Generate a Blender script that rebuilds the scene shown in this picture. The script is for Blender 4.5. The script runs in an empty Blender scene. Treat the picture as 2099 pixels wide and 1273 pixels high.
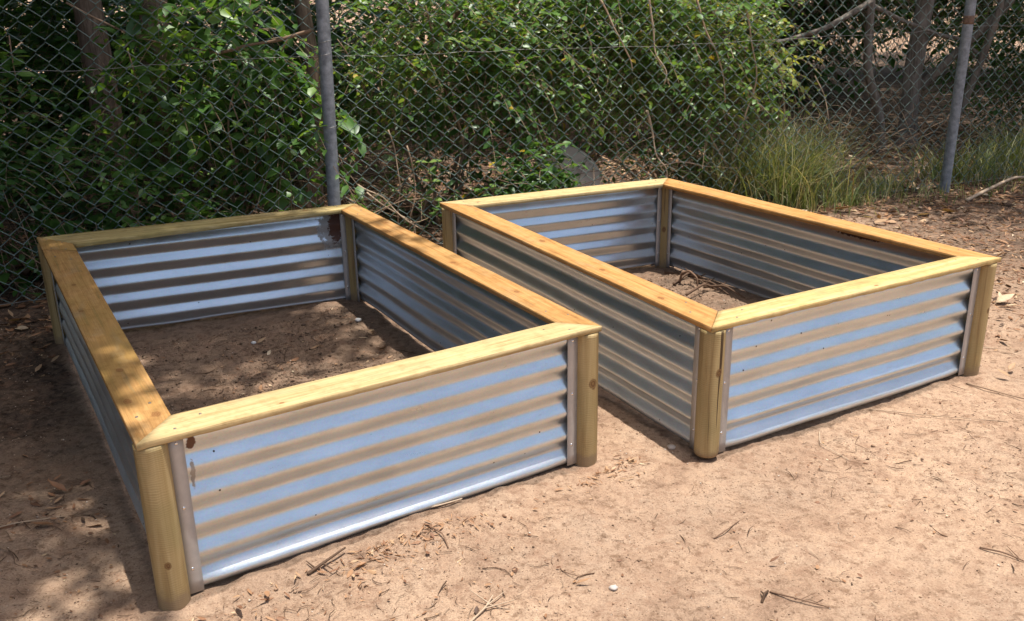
import bpy, math, random
import numpy as np
from mathutils import Vector, Matrix

rng = np.random.default_rng(11)
random.seed(5)
SC = bpy.context.scene
COL = SC.collection

# ------------------------------------------------------------------ camera
cam_d = bpy.data.cameras.new('camera')
cam_d.sensor_width = 36.0
cam_d.lens = 36.0 * 1962.0 / 2099.0
cam_d.clip_start = 0.05
cam_d.clip_end = 400.0
cam = bpy.data.objects.new('camera', cam_d)
COL.objects.link(cam)
PITCH, ROLL = math.radians(19.39), math.radians(-0.94)
cam.matrix_world = (Matrix.Translation((0, 0, 1.609))
                    @ Matrix.Rotation(math.pi / 2 - PITCH, 4, 'X')
                    @ Matrix.Rotation(ROLL, 4, 'Z'))
SC.camera = cam

# ------------------------------------------------------------------ light
SUN = Vector((0.130, -0.020, 0.99)).normalized()
w = bpy.data.worlds.new('World')
SC.world = w
w.use_nodes = True
wn = w.node_tree.nodes
sky = wn.new('ShaderNodeTexSky')
sky.sky_type = 'NISHITA'
sky.sun_disc = False
sky.sun_elevation = math.asin(SUN.z)
sky.sun_rotation = math.atan2(SUN.x, SUN.y)
sky.air_density = 1.0
sky.dust_density = 4.0
sky.ozone_density = 1.0
bg = wn['Background']
bg.inputs['Strength'].default_value = 0.135
w.node_tree.links.new(sky.outputs[0], bg.inputs['Color'])
sl = bpy.data.lights.new('sun', 'SUN')
sl.energy = 4.6
sl.angle = math.radians(0.53)
sl.color = (1.0, 0.965, 0.915)
so = bpy.data.objects.new('sun', sl)
COL.objects.link(so)
so.rotation_euler = SUN.to_track_quat('Z', 'Y').to_euler()
SC.view_settings.view_transform = 'Standard'
SC.view_settings.look = 'None'
SC.view_settings.exposure = 0.52
SC.view_settings.gamma = 1.0
SC.render.engine = 'CYCLES'

# ------------------------------------------------------------------ noise
_tab = np.random.default_rng(3).random((256, 256))


def vn(x, y, s=0):
    x = np.asarray(x, float) + s * 17.31
    y = np.asarray(y, float) + s * 9.77
    xi = np.floor(x).astype(int)
    yi = np.floor(y).astype(int)
    fx = x - xi
    fy = y - yi
    fx = fx * fx * (3 - 2 * fx)
    fy = fy * fy * (3 - 2 * fy)
    g = lambda i, j: _tab[i & 255, j & 255]
    return ((g(xi, yi) * (1 - fx) + g(xi + 1, yi) * fx) * (1 - fy)
            + (g(xi, yi + 1) * (1 - fx) + g(xi + 1, yi + 1) * fx) * fy) * 2 - 1


def fbm(x, y, s=0, o=3):
    r = 0
    a = 1.0
    for i in range(o):
        r = r + a * vn(x * 2 ** i, y * 2 ** i, s + i * 3)
        a *= .5
    return r


# ------------------------------------------------------------------ helpers
def tag(o, label=None, cat=None, group=None, kind=None):
    if label:
        o['label'] = label
    if cat:
        o['category'] = cat
    if group:
        o['group'] = group
    if kind:
        o['kind'] = kind
    return o


def empty(name, loc, rz=0):
    o = bpy.data.objects.new(name, None)
    o.empty_display_size = 0.1
    COL.objects.link(o)
    o.location = loc
    o.rotation_euler = (0, 0, rz)
    return o


def link(name, me, mat=None, parent=None, M=None, smooth=False):
    o = bpy.data.objects.new(name, me)
    COL.objects.link(o)
    if mat is not None and len(me.materials) == 0:
        me.materials.append(mat)
    if smooth:
        me.polygons.foreach_set('use_smooth', np.ones(len(me.polygons), bool))
    if parent is not None:
        o.parent = parent
        P = Matrix.LocRotScale(parent.location, parent.rotation_euler, parent.scale)
        gp = parent.parent
        if gp is not None:
            P = Matrix.LocRotScale(gp.location, gp.rotation_euler, gp.scale) @ P
        o.matrix_local = P.inverted() @ (M if M is not None else Matrix.Identity(4))
    elif M is not None:
        o.matrix_world = M
    return o


def npmesh(name, V, faces, tint=None):
    """faces: list of int arrays (n,k); tint: per-vertex float 0..1 or rgb"""
    me = bpy.data.meshes.new(name)
    V = np.asarray(V, dtype=np.float32)
    me.vertices.add(len(V))
    me.vertices.foreach_set('co', V.ravel())
    tot = sum(f.size for f in faces)
    nf = sum(len(f) for f in faces)
    me.loops.add(tot)
    me.loops.foreach_set('vertex_index', np.concatenate([f.ravel() for f in faces]).astype(np.int32))
    me.polygons.add(nf)
    st = []
    c = 0
    for f in faces:
        st.append(c + np.arange(len(f)) * f.shape[1])
        c += f.size
    me.polygons.foreach_set('loop_start', np.concatenate(st).astype(np.int32))
    me.update(calc_edges=True)
    if tint is not None:
        a = me.attributes.new('tint', 'FLOAT', 'POINT')
        a.data.foreach_set('value', np.asarray(tint, dtype=np.float32))
    return me


class Acc:
    """collects pieces that make ONE mesh"""

    def __init__(self):
        self.V = []
        self.F = {}
        self.T = []
        self.n = 0

    def add(self, V, faces, tint=0.5):
        V = np.asarray(V, float)
        for f in faces:
            f = np.asarray(f)
            if len(f):
                self.F.setdefault(f.shape[1], []).append(f + self.n)
        self.V.append(V)
        self.T.append(np.broadcast_to(np.asarray(tint, float), (len(V),)))
        self.n += len(V)

    def tube(self, P, R, k=6, tint=0.5, caps=True):
        P = np.asarray(P, float)
        R = np.broadcast_to(np.asarray(R, float), (len(P),))
        T = np.gradient(P, axis=0)
        T /= np.linalg.norm(T, axis=1, keepdims=True) + 1e-9
        up = np.array([0, 0, 1.0]) if abs(T[:, 2]).mean() < .8 else np.array([1.0, 0, 0])
        A = np.cross(T, up)
        A /= np.linalg.norm(A, axis=1, keepdims=True) + 1e-9
        B = np.cross(T, A)
        th = np.arange(k) / k * 2 * np.pi
        V = (P[:, None] + R[:, None, None] * (A[:, None] * np.cos(th)[None, :, None]
                                             + B[:, None] * np.sin(th)[None, :, None])).reshape(-1, 3)
        n = len(P)
        i = np.arange(n - 1)[:, None] * k
        j = np.arange(k)[None]
        q = np.stack([i + j, i + (j + 1) % k, i + k + (j + 1) % k, i + k + j], -1).reshape(-1, 4)
        fs = [q]
        if caps:
            fs.append(np.arange(k)[::-1][None])
            fs.append((np.arange(k) + (n - 1) * k)[None])
        self.add(V, fs, tint)

    def box(self, c, s, R=None, tint=.5):
        v = np.array([[x, y, z] for x in (-.5, .5) for y in (-.5, .5) for z in (-.5, .5)]) * np.array(s)
        if R is not None:
            v = v @ np.array(R).T
        f = np.array([[0, 1, 3, 2], [4, 6, 7, 5], [0, 4, 5, 1], [2, 3, 7, 6], [0, 2, 6, 4], [1, 5, 7, 3]])
        self.add(v + np.array(c), [f], tint)

    def build(self, name, mat, parent=None, M=None, smooth=False):
        V = np.concatenate(self.V)
        faces = [np.concatenate(f) for f in self.F.values()]
        me = npmesh(name, V, faces, np.concatenate(self.T))
        return link(name, me, mat, parent, M, smooth)


def norm(a):
    return a / (np.linalg.norm(a, axis=-1, keepdims=True) + 1e-9)


LEAF8 = np.array([[0, 0, 0], [.30, -.21, .05], [.30, .21, .05], [.30, 0, 0], [.68, -.17, .03], [.68, .17, .03],
                  [.68, 0, -.03], [1, 0, -.10]])
LEAF8F = [np.array([[0, 3, 1], [0, 2, 3], [4, 6, 7], [6, 5, 7]]), np.array([[1, 3, 6, 4], [3, 2, 5, 6]])]
LEAF4 = np.array([[0, 0, 0], [.45, -.25, .05], [1, 0, 0], [.45, .25, .05]])
LEAF4F = [np.array([[0, 2, 1], [0, 3, 2]])]


def leaves(acc, pos, dr, nm, size, tint, tpl=LEAF8, tf=LEAF8F, width=1.0):
    """vectorised leaves: pos,dr,nm (n,3), size (n,), tint (n,)"""
    n = len(pos)
    if n == 0:
        return
    x = norm(dr)
    y = norm(np.cross(nm, x))
    z = np.cross(x, y)
    T = tpl[None] * np.asarray(size)[:, None, None]
    wd = np.broadcast_to(np.asarray(width, float), (n,))
    V = (pos[:, None] + T[..., 0:1] * x[:, None] + T[..., 1:2] * wd[:, None, None] * y[:, None] + T[..., 2:3] * z[:, None])
    k = len(tpl)
    off = (np.arange(n) * k)[:, None, None]
    fs = [(f[None] + off).reshape(-1, f.shape[1]) for f in tf]
    acc.add(V.reshape(-1, 3), fs, np.repeat(tint, k))


# ------------------------------------------------------------------ materials
def newmat(name):
    m = bpy.data.materials.new(name)
    m.use_nodes = True
    nt = m.node_tree
    return m, nt, nt.nodes['Principled BSDF']


def N(nt, t, **kw):
    n = nt.nodes.new(t)
    for k, v in kw.items():
        if k in n.inputs:
            n.inputs[k].default_value = v
        else:
            setattr(n, k, v)
    return n


def ramp(nt, src, stops):
    r = nt.nodes.new('ShaderNodeValToRGB')
    els = r.color_ramp.elements
    while len(els) < len(stops):
        els.new(0.5)
    for e, (p, c) in zip(els, stops):
        e.position = p
        e.color = (*c, 1) if len(c) == 3 else c
    nt.links.new(src, r.inputs[0])
    return r.outputs[0]


def mixc(nt, f, a, b, mode='MIX'):
    m = nt.nodes.new('ShaderNodeMix')
    m.data_type = 'RGBA'
    m.blend_type = mode
    for inp, v in ((m.inputs[0], f), (m.inputs[6], a), (m.inputs[7], b)):
        if hasattr(v, 'links') or hasattr(v, 'is_output'):
            nt.links.new(v, inp)
        elif isinstance(v, (int, float)):
            inp.default_value = v
        else:
            inp.default_value = (*v, 1)
    return m.outputs[2]


def math_(nt, op, a, b=None, c=None, clamp=False):
    m = nt.nodes.new('ShaderNodeMath')
    m.operation = op
    m.use_clamp = clamp
    for i, v in enumerate((a, b, c)):
        if v is None:
            continue
        if isinstance(v, (int, float)):
            m.inputs[i].default_value = v
        else:
            nt.links.new(v, m.inputs[i])
    return m.outputs[0]


def coords(nt, scale=(1, 1, 1), kind='Object', loc=(0, 0, 0)):
    tc = nt.nodes.new('ShaderNodeTexCoord')
    mp = nt.nodes.new('ShaderNodeMapping')
    mp.inputs['Scale'].default_value = scale
    mp.inputs['Location'].default_value = loc
    nt.links.new(tc.outputs[kind], mp.inputs[0])
    return mp.outputs[0]


def noise(nt, vec, scale, detail=4, rough=.55, dist=0):
    n = nt.nodes.new('ShaderNodeTexNoise')
    n.inputs['Scale'].default_value = scale
    n.inputs['Detail'].default_value = detail
    n.inputs['Roughness'].default_value = rough
    n.inputs['Distortion'].default_value = dist
    nt.links.new(vec, n.inputs['Vector'])
    return n.outputs['Fac']


def bump(nt, h, strength, dist, bs, prev=None):
    b = nt.nodes.new('ShaderNodeBump')
    b.inputs['Strength'].default_value = strength
    b.inputs['Distance'].default_value = dist
    nt.links.new(h, b.inputs['Height'])
    if prev is not None:
        nt.links.new(prev, b.inputs['Normal'])
    nt.links.new(b.outputs[0], bs.inputs['Normal'])
    return b.outputs[0]


def blob(nt, x, y, kx, ky, rx, ry, soft=.5, warp=None):
    dx = math_(nt, 'DIVIDE', math_(nt, 'SUBTRACT', x, kx), rx)
    dy = math_(nt, 'DIVIDE', math_(nt, 'SUBTRACT', y, ky), ry)
    d = math_(nt, 'SQRT', math_(nt, 'ADD', math_(nt, 'MULTIPLY', dx, dx), math_(nt, 'MULTIPLY', dy, dy)))
    if warp is not None:
        d = math_(nt, 'ADD', d, warp)
    return math_(nt, 'DIVIDE', math_(nt, 'SUBTRACT', 1.0, d), soft, clamp=True), d


def mat_wood(name, light, mid, dark, knots=(), seed=0, green=0.25, sawn=False, stain=None):
    m, nt, bs = newmat(name)
    v = coords(nt, (1, 1, 1), loc=(seed * 3.1, seed * .7, seed * 1.3))
    vo = coords(nt)
    sep = nt.nodes.new('ShaderNodeSeparateXYZ')
    nt.links.new(vo, sep.inputs[0])
    st = coords(nt, (2.2, 42, 42), loc=(seed * 3.1, seed * .7, 0))
    g1 = noise(nt, st, 1.0, 5, .6, .6)
    st2 = coords(nt, (6, 190, 190), loc=(seed, seed * 2., 0))
    g2 = noise(nt, st2, 1.0, 3, .6)
    c = ramp(nt, g1, [(.28, dark), (.46, mid), (.66, light)])
    c = mixc(nt, .55, c, ramp(nt, g2, [(.3, (.52, .48, .42)), (.6, (1, 1, 1))]), 'MULTIPLY')
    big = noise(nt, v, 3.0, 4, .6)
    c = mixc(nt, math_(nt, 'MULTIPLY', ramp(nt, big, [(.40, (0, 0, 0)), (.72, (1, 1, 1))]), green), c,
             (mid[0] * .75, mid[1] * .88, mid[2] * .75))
    wth = noise(nt, coords(nt, (2.5, 9, 9), loc=(seed * 1.9, seed, 0)), 1.6, 6, .7, .5)
    c = mixc(nt, math_(nt, 'MULTIPLY', ramp(nt, wth, [(.52, (0, 0, 0)), (.72, (1, 1, 1))]), .5), c, (.33, .25, .14))
    blotch = noise(nt, v, 22.0, 5, .7)
    c = mixc(nt, .5, c, ramp(nt, blotch, [(.32, (.60, .55, .47)), (.52, (1, 1, 1))]), 'MULTIPLY')
    wp = math_(nt, 'MULTIPLY', math_(nt, 'SUBTRACT', noise(nt, v, 60, 3), .5), .9)
    for kx, ky, r in knots:
        f, d = blob(nt, sep.outputs[0], sep.outputs[1], kx, ky, r * 1.5, r, .35, wp)
        f2, _ = blob(nt, sep.outputs[0], sep.outputs[1], kx, ky, r * 4.2, r * 1.9, .9, wp)
        c = mixc(nt, math_(nt, 'MULTIPLY', f2, .45), c, (dark[0] * .8, dark[1] * .62, dark[2] * .5))
        ringv = math_(nt, 'SINE', math_(nt, 'MULTIPLY', d, 16.0))
        kc = ramp(nt, ringv, [(0, (.17, .065, .02)), (1, (.26, .12, .045))])
        c = mixc(nt, math_(nt, 'MULTIPLY', f, .7), c, kc)
    if stain:
        for kx, ky, rx, ry, col, amt in stain:
            f, _ = blob(nt, sep.outputs[0], sep.outputs[1], kx, ky, rx, ry, .8, wp)
            c = mixc(nt, math_(nt, 'MULTIPLY', f, amt), c, col)
    nt.links.new(c, bs.inputs['Base Color'])
    bs.inputs['Roughness'].default_value = .82
    bs.inputs['Specular IOR Level'].default_value = .15
    n1 = bump(nt, g2, .6, .0025, bs)
    bump(nt, blotch, .25, .002, bs, n1)
    return m


def mat_post(name, seed, knots=()):
    m, nt, bs = newmat(name)
    v = coords(nt, (1, 1, 1), loc=(seed * 2.3, seed, seed * .9))
    vo = coords(nt)
    sep = nt.nodes.new('ShaderNodeSeparateXYZ')
    nt.links.new(vo, sep.inputs[0])
    st = coords(nt, (34, 34, 1.6), loc=(seed, seed * .7, 0))
    g1 = noise(nt, st, 1.0, 5, .6, .8)
    c = ramp(nt, g1, [(.25, (.18, .11, .045)), (.44, (.35, .245, .105)), (.68, (.46, .345, .165))])
    big = noise(nt, v, 5, 3)
    c = mixc(nt, math_(nt, 'MULTIPLY', ramp(nt, big, [(.45, (0, 0, 0)), (.7, (1, 1, 1))]), .45), c, (.25, .22, .09))
    wob = noise(nt, v, 9, 3)
    ring = math_(nt, 'SINE', math_(nt, 'ADD', math_(nt, 'MULTIPLY', sep.outputs[2], 980.0), math_(nt, 'MULTIPLY', wob, 40.0)))
    ringm = math_(nt, 'MULTIPLY', math_(nt, 'MULTIPLY_ADD', ring, .5, .5), ramp(nt, big, [(.30, (.15, .15, .15)), (.48, (1, 1, 1))]))
    c = mixc(nt, math_(nt, 'MULTIPLY', ringm, .30), c, (.20, .13, .05))
    ck = noise(nt, coords(nt, (60, 60, 1.1), loc=(seed * 5, 0, 0)), 1.0, 2, .5)
    c = mixc(nt, ramp(nt, ck, [(.66, (0, 0, 0)), (.69, (1, 1, 1))]), c, (.06, .035, .015))
    wp = math_(nt, 'MULTIPLY', math_(nt, 'SUBTRACT', noise(nt, v, 50, 3), .5), .9)
    # knots facing the yard: angle across x-y tangent, height z
    for ax, kz, r in knots:
        t = math_(nt, 'ADD', math_(nt, 'MULTIPLY', sep.outputs[0], math.cos(ax)), math_(nt, 'MULTIPLY', sep.outputs[1], math.sin(ax)))
        f, d = blob(nt, t, sep.outputs[2], 0.0, kz, r, r * 1.4, .35, wp)
        kc = ramp(nt, math_(nt, 'SINE', math_(nt, 'MULTIPLY', d, 14.)), [(0, (.11, .045, .015)), (1, (.24, .14, .05))])
        c = mixc(nt, math_(nt, 'MULTIPLY', f, .9), c, kc)
    ft = math_(nt, 'DIVIDE', math_(nt, 'SUBTRACT', math_(nt, 'MULTIPLY_ADD', noise(nt, v, 30, 4), .09, .0), sep.outputs[2]), .03, clamp=True)
    c = mixc(nt, math_(nt, 'MULTIPLY', ft, .6), c, (.20, .135, .09))
    nt.links.new(c, bs.inputs['Base Color'])
    bs.inputs['Roughness'].default_value = .62
    bs.inputs['Specular IOR Level'].default_value = .3
    n1 = bump(nt, g1, .3, .003, bs)
    bump(nt, ringm, .35, .0012, bs, n1)
    return m


def mat_zinc(name, seed=0, stains=(), rough=.26, specks=True):
    m, nt, bs = newmat(name)
    v = coords(nt, (1, 1, 1), loc=(seed * 3.7, seed, seed * .31))
    vo = coords(nt)
    sep = nt.nodes.new('ShaderNodeSeparateXYZ')
    nt.links.new(vo, sep.inputs[0])
    big = noise(nt, coords(nt, (1.2, 5, 5), loc=(seed, seed, 0)), 2.0, 5, .6)
    sp = nt.nodes.new('ShaderNodeTexVoronoi')
    sp.inputs['Scale'].default_value = 210
    nt.links.new(v, sp.inputs['Vector'])
    c = ramp(nt, big, [(.3, (.59, .645, .675)), (.7, (.72, .785, .82))])
    c = mixc(nt, .10, c, sp.outputs['Color'], 'OVERLAY')
    metal = .92
    smu = noise(nt, coords(nt, (7, 26, 26), loc=(seed * 5, seed, 3)), 1.0, 7, .72, .4)
    c = mixc(nt, .4, c, ramp(nt, smu, [(.36, (.80, .79, .77)), (.60, (1, 1, 1))]), 'MULTIPLY')
    dirt = noise(nt, coords(nt, (6, 14, 14), loc=(seed * 2, 0, 0)), 3.0, 6, .7)
    dm = ramp(nt, dirt, [(.60, (0, 0, 0)), (.82, (1, 1, 1))])
    low = math_(nt, 'DIVIDE', math_(nt, 'SUBTRACT', .10, sep.outputs[2]), .10, clamp=True)
    dm = math_(nt, 'ADD', math_(nt, 'MULTIPLY', dm, .35), math_(nt, 'MULTIPLY', math_(nt, 'MULTIPLY', low, dirt), .35), clamp=True)
    # flecks of bark and splashed mud
    fl = nt.nodes.new('ShaderNodeTexVoronoi')
    fl.inputs['Scale'].default_value = 15
    nt.links.new(v, fl.inputs['Vector'])
    wv = math_(nt, 'MULTIPLY', noise(nt, v, 120, 2), .05)
    fm = math_(nt, 'LESS_THAN', math_(nt, 'ADD', fl.outputs['Distance'], wv), .072)
    fr = nt.nodes.new('ShaderNodeSeparateColor')
    nt.links.new(fl.outputs['Color'], fr.inputs[0])
    fm = math_(nt, 'MULTIPLY', fm, math_(nt, 'GREATER_THAN', fr.outputs[0], .60))
    mask = math_(nt, 'MAXIMUM', dm, fm)
    c = mixc(nt, dm, c, (.30, .235, .18))
    c = mixc(nt, fm, c, (.035, .025, .018))
    wp = math_(nt, 'MULTIPLY', math_(nt, 'SUBTRACT', noise(nt, v, 40, 6, .75), .5), 2.4)
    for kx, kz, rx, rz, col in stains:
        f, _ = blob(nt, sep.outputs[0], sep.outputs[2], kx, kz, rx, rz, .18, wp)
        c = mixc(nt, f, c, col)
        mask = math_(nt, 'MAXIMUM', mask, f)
    nt.links.new(c, bs.inputs['Base Color'])
    nt.links.new(math_(nt, 'SUBTRACT', metal, mask, clamp=True), bs.inputs['Metallic'])
    r = math_(nt, 'ADD', math_(nt, 'MULTIPLY_ADD', smu, .28, rough - .08), math_(nt, 'MULTIPLY', mask, .5), clamp=True)
    nt.links.new(r, bs.inputs['Roughness'])
    nb = bump(nt, noise(nt, v, 11, 4), .28, .005, bs)
    bump(nt, sp.outputs['Distance'], .06, .001, bs, nb)
    return m


def mat_simple(name, col, rough=.6, metal=0, var=.25, scale=20, bumps=.3, bd=.003, col2=None):
    m, nt, bs = newmat(name)
    v = coords(nt)
    n1 = noise(nt, v, scale, 5, .65)
    c2 = col2 or tuple(x * (1 - var) for x in col)
    c = ramp(nt, n1, [(.32, c2), (.68, col)])
    nt.links.new(c, bs.inputs['Base Color'])
    bs.inputs['Roughness'].default_value = rough
    bs.inputs['Metallic'].default_value = metal
    if bumps:
        bump(nt, n1, bumps, bd, bs)
    return m


def mat_leaf(name, stops, transl=.35, rough=.38, spec=.5):
    """colour picked per leaf from the tint attribute"""
    m, nt, bs = newmat(name)
    at = nt.nodes.new('ShaderNodeAttribute')
    at.attribute_name = 'tint'
    c = ramp(nt, at.outputs['Fac'], stops)
    nv = noise(nt, coords(nt), 45, 3)
    c = mixc(nt, .35, c, ramp(nt, nv, [(.3, (.6, .62, .6)), (.65, (1, 1, 1))]), 'MULTIPLY')
    nt.links.new(c, bs.inputs['Base Color'])
    bs.inputs['Roughness'].default_value = rough
    bs.inputs['Specular IOR Level'].default_value = spec
    if transl:
        tr = nt.nodes.new('ShaderNodeBsdfTranslucent')
        c2 = mixc(nt, 1.0, c, (1.5, 1.35, .5), 'MULTIPLY')
        nt.links.new(c2, tr.inputs['Color'])
        mx = nt.nodes.new('ShaderNodeMixShader')
        mx.inputs[0].default_value = transl
        nt.links.new(bs.outputs[0], mx.inputs[1])
        nt.links.new(tr.outputs[0], mx.inputs[2])
        nt.links.new(mx.outputs[0], nt.nodes['Material Output'].inputs['Surface'])
    return m


def mat_bark(name, a, b, sc=1.0):
    m, nt, bs = newmat(name)
    n1 = noise(nt, coords(nt, (22 * sc, 22 * sc, 3.2 * sc)), 1.0, 6, .7, 1.0)
    n2 = noise(nt, coords(nt), 6, 4)
    c = ramp(nt, n1, [(.3, b), (.62, a)])
    c = mixc(nt, .4, c, ramp(nt, n2, [(.35, (.55, .52, .48)), (.65, (1, 1, 1))]), 'MULTIPLY')
    nt.links.new(c, bs.inputs['Base Color'])
    bs.inputs['Roughness'].default_value = .85
    bs.inputs['Specular IOR Level'].default_value = .15
    bump(nt, n1, .8, .012, bs)
    return m


def mat_ground():
    m, nt, bs = newmat('sandy_soil')
    v = coords(nt)
    n_big = noise(nt, v, .9, 4, .55)
    n_mid = noise(nt, v, 4.5, 6, .65, .3)
    n_f = noise(nt, v, 32, 6, .72)
    n_g = noise(nt, v, 170, 4, .75)
    sand = ramp(nt, n_mid, [(.30, (.28, .180, .122)), (.44, (.395, .270, .183)), (.60, (.49, .348, .241))])
    sand = mixc(nt, .5, sand, ramp(nt, n_big, [(.38, (.62, .60, .60)), (.56, (1.06, 1.03, .99))]), 'MULTIPLY')
    # darker organic soil plus shade painted in at the left, by the vertex attribute 'humus' plus noise
    at = nt.nodes.new('ShaderNodeAttribute')
    at.attribute_name = 'tint'
    hum_shade = ramp(nt, n_f, [(.32, (.040, .029, .022)), (.6, (.130, .090, .065))])  # soil colour darkened further to deepen the shade at the left
    hf = math_(nt, 'ADD', at.outputs['Fac'], math_(nt, 'MULTIPLY', math_(nt, 'SUBTRACT', n_mid, .5), 1.6), clamp=True)
    c = mixc(nt, hf, sand, hum_shade)
    c = mixc(nt, .9, c, ramp(nt, n_f, [(.33, (.52, .46, .42)), (.50, (1, 1, 1)), (.72, (1.12, 1.1, 1.06))]), 'MULTIPLY')
    c = mixc(nt, .7, c, ramp(nt, n_g, [(.32, (.55, .50, .46)), (.52, (1, 1, 1)), (.70, (1.22, 1.2, 1.16))]), 'MULTIPLY')
    fine = noise(nt, v, 9, 9, .78, .4)
    c = mixc(nt, math_(nt, 'MULTIPLY', ramp(nt, fine, [(.50, (0, 0, 0)), (.64, (1, 1, 1))]), .55), c, (.26, .150, .095))
    # dark specks of bark dust
    vo = nt.nodes.new('ShaderNodeTexVoronoi')
    vo.inputs['Scale'].default_value = 95
    nt.links.new(v, vo.inputs['Vector'])
    sc = nt.nodes.new('ShaderNodeSeparateColor')
    nt.links.new(vo.outputs['Color'], sc.inputs[0])
    f = math_(nt, 'MULTIPLY', math_(nt, 'LESS_THAN', math_(nt, 'ADD', vo.outputs['Distance'], math_(nt, 'MULTIPLY', n_g, .3)), .36),
              math_(nt, 'GREATER_THAN', sc.outputs[0], math_(nt, 'MULTIPLY_ADD', n_mid, -1.1, 1.28)))
    c = mixc(nt, math_(nt, 'MULTIPLY', f, .8), c, (.10, .055, .032))
    nt.links.new(c, bs.inputs['Base Color'])
    bs.inputs['Roughness'].default_value = .95
    bs.inputs['Specular IOR Level'].default_value = .1
    h = math_(nt, 'ADD', math_(nt, 'MULTIPLY', n_f, 1.0), math_(nt, 'MULTIPLY', n_g, .55))
    bump(nt, h, .9, .010, bs)
    return m


M_GROUND = mat_ground()
M_ZSTRIP = mat_simple('trim_aluminium', (.49, .465, .43), .5, .35, .12, 30, .1, .001)
M_SCREW = mat_simple('rivet_metal', (.75, .75, .75), .22, 1.0, .1, 40, 0)
M_SCREWD = mat_simple('dull_screw', (.20, .17, .13), .5, .5, .3, 90, 0)
M_GALV = mat_simple('galvanised_pipe', (.30, .325, .345), .6, .2, .35, 26, .3, .002, (.14, .155, .17))
M_RUST = mat_simple('rusty_clamp', (.22, .135, .09), .8, .1, .5, 60, .5, .003)
M_PVC = mat_simple('green_coated_wire', (.19, .245, .22), .36, 0, .35, 5, 0, 0, (.06, .115, .095))
M_WIRE = mat_simple('grey_wire', (.30, .29, .27), .5, .6, .3, 30, 0)
M_CONC = mat_simple('old_concrete', (.54, .45, .37), .9, 0, .3, 14, .5, .006)
M_BARK_G = mat_bark('grey_bark', (.25, .215, .18), (.085, .065, .05))
M_BARK_D = mat_bark('dark_bark', (.26, .185, .135), (.07, .048, .035))
M_TWIG = mat_leaf('dry_twig', [(0, (.085, .05, .03)), (.35, (.20, .12, .075)), (.7, (.36, .25, .165)), (1, (.52, .40, .28))], 0, .75, .2)
M_DEAD = mat_leaf('dead_leaf', [(0, (.07, .04, .025)), (.35, (.22, .105, .055)), (.6, (.38, .21, .11)), (.85, (.50, .34, .20)), (1, (.66, .53, .36))], .12, .6, .3)
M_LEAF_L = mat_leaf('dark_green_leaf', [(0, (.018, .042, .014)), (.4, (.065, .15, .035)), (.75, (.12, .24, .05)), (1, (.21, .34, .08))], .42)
M_LEAF_M = mat_leaf('mid_green_leaf', [(0, (.03, .075, .020)), (.35, (.075, .170, .038)), (.7, (.145, .265, .062)), (.9, (.23, .34, .09)), (1, (.50, .37, .04))], .42)
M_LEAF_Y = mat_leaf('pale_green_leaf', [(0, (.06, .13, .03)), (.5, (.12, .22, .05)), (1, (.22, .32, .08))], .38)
M_GRASS = mat_leaf('grass_blade', [(0, (.22, .15, .08)), (.2, (.10, .15, .04)), (.5, (.18, .24, .085)), (.75, (.30, .32, .14)), (1, (.60, .53, .33))], .3, .45, .4)
M_PEB = mat_simple('pebble_stone', (.55, .48, .42), .8, 0, .3, 40, .3, .003)
M_WHITE = mat_simple('pale_stone', (.72, .70, .66), .7, 0, .15, 40, .3, .002)

# ------------------------------------------------------------------ layout numbers
BEDS = {
    'L': dict(o=[(-.957, 2.177), (.298, 2.982), (-.801, 4.859), (-2.177, 4.265)],
              i=[(-.925, 2.349), (.147, 3.024), (-.852, 4.727), (-1.952, 4.138)]),
    'R': dict(o=[(.658, 2.950), (1.975, 3.696), (.901, 5.384), (-.365, 4.849)],
              i=[(.712, 3.110), (1.816, 3.728), (.846, 5.217), (-.193, 4.767)])}
TOP = .5
TH = .0195


def fence_xy(x):
    return 5.857 + .3876 * x if x > -1.05 else 5.45 + (x + 1.05) * .51


def inquad(x, y, Q, grow=0):
    Q = np.array(Q)
    c = Q.mean(0)
    Q = c + (Q - c) * (1 + grow)
    ins = np.ones_like(np.asarray(x, float), bool)
    for a, b in zip(Q, np.roll(Q, -1, 0)):
        ins &= ((b[0] - a[0]) * (y - a[1]) - (b[1] - a[1]) * (x - a[0])) > 0
    return ins


def humus_shade(x, y):
    """how much dark litter soil there is (albedo), 0..1"""
    fy = np.where(x > -1.05, 5.857 + .3876 * x, 5.45 + (x + 1.05) * .51)
    back = np.clip((y - (fy - .75)) / .9, 0, 1)
    left = np.clip((-x - .80 - .55 * (y - 2.2) * .5) / .7, 0, 1) * np.clip((y - 2.2) / 1.2, 0, 1)  # real dark soil, deepened to stand in for tree shade
    h = np.maximum(back * .8, left * .95)
    h = np.where(inquad(x, y, BEDS['L']['o']), .56, h)
    h = np.where(inquad(x, y, BEDS['R']['o']), .58, h)
    right = np.clip((x - 1.9) / 1.0, 0, 1) * np.clip((y - 4.2) / 1.2, 0, 1)
    h = np.maximum(h, right * .75)
    far = np.clip((y - 15) / 3, 0, 1)
    return np.clip(h * (1 - far) + .05 * far, 0, 1)


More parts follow.
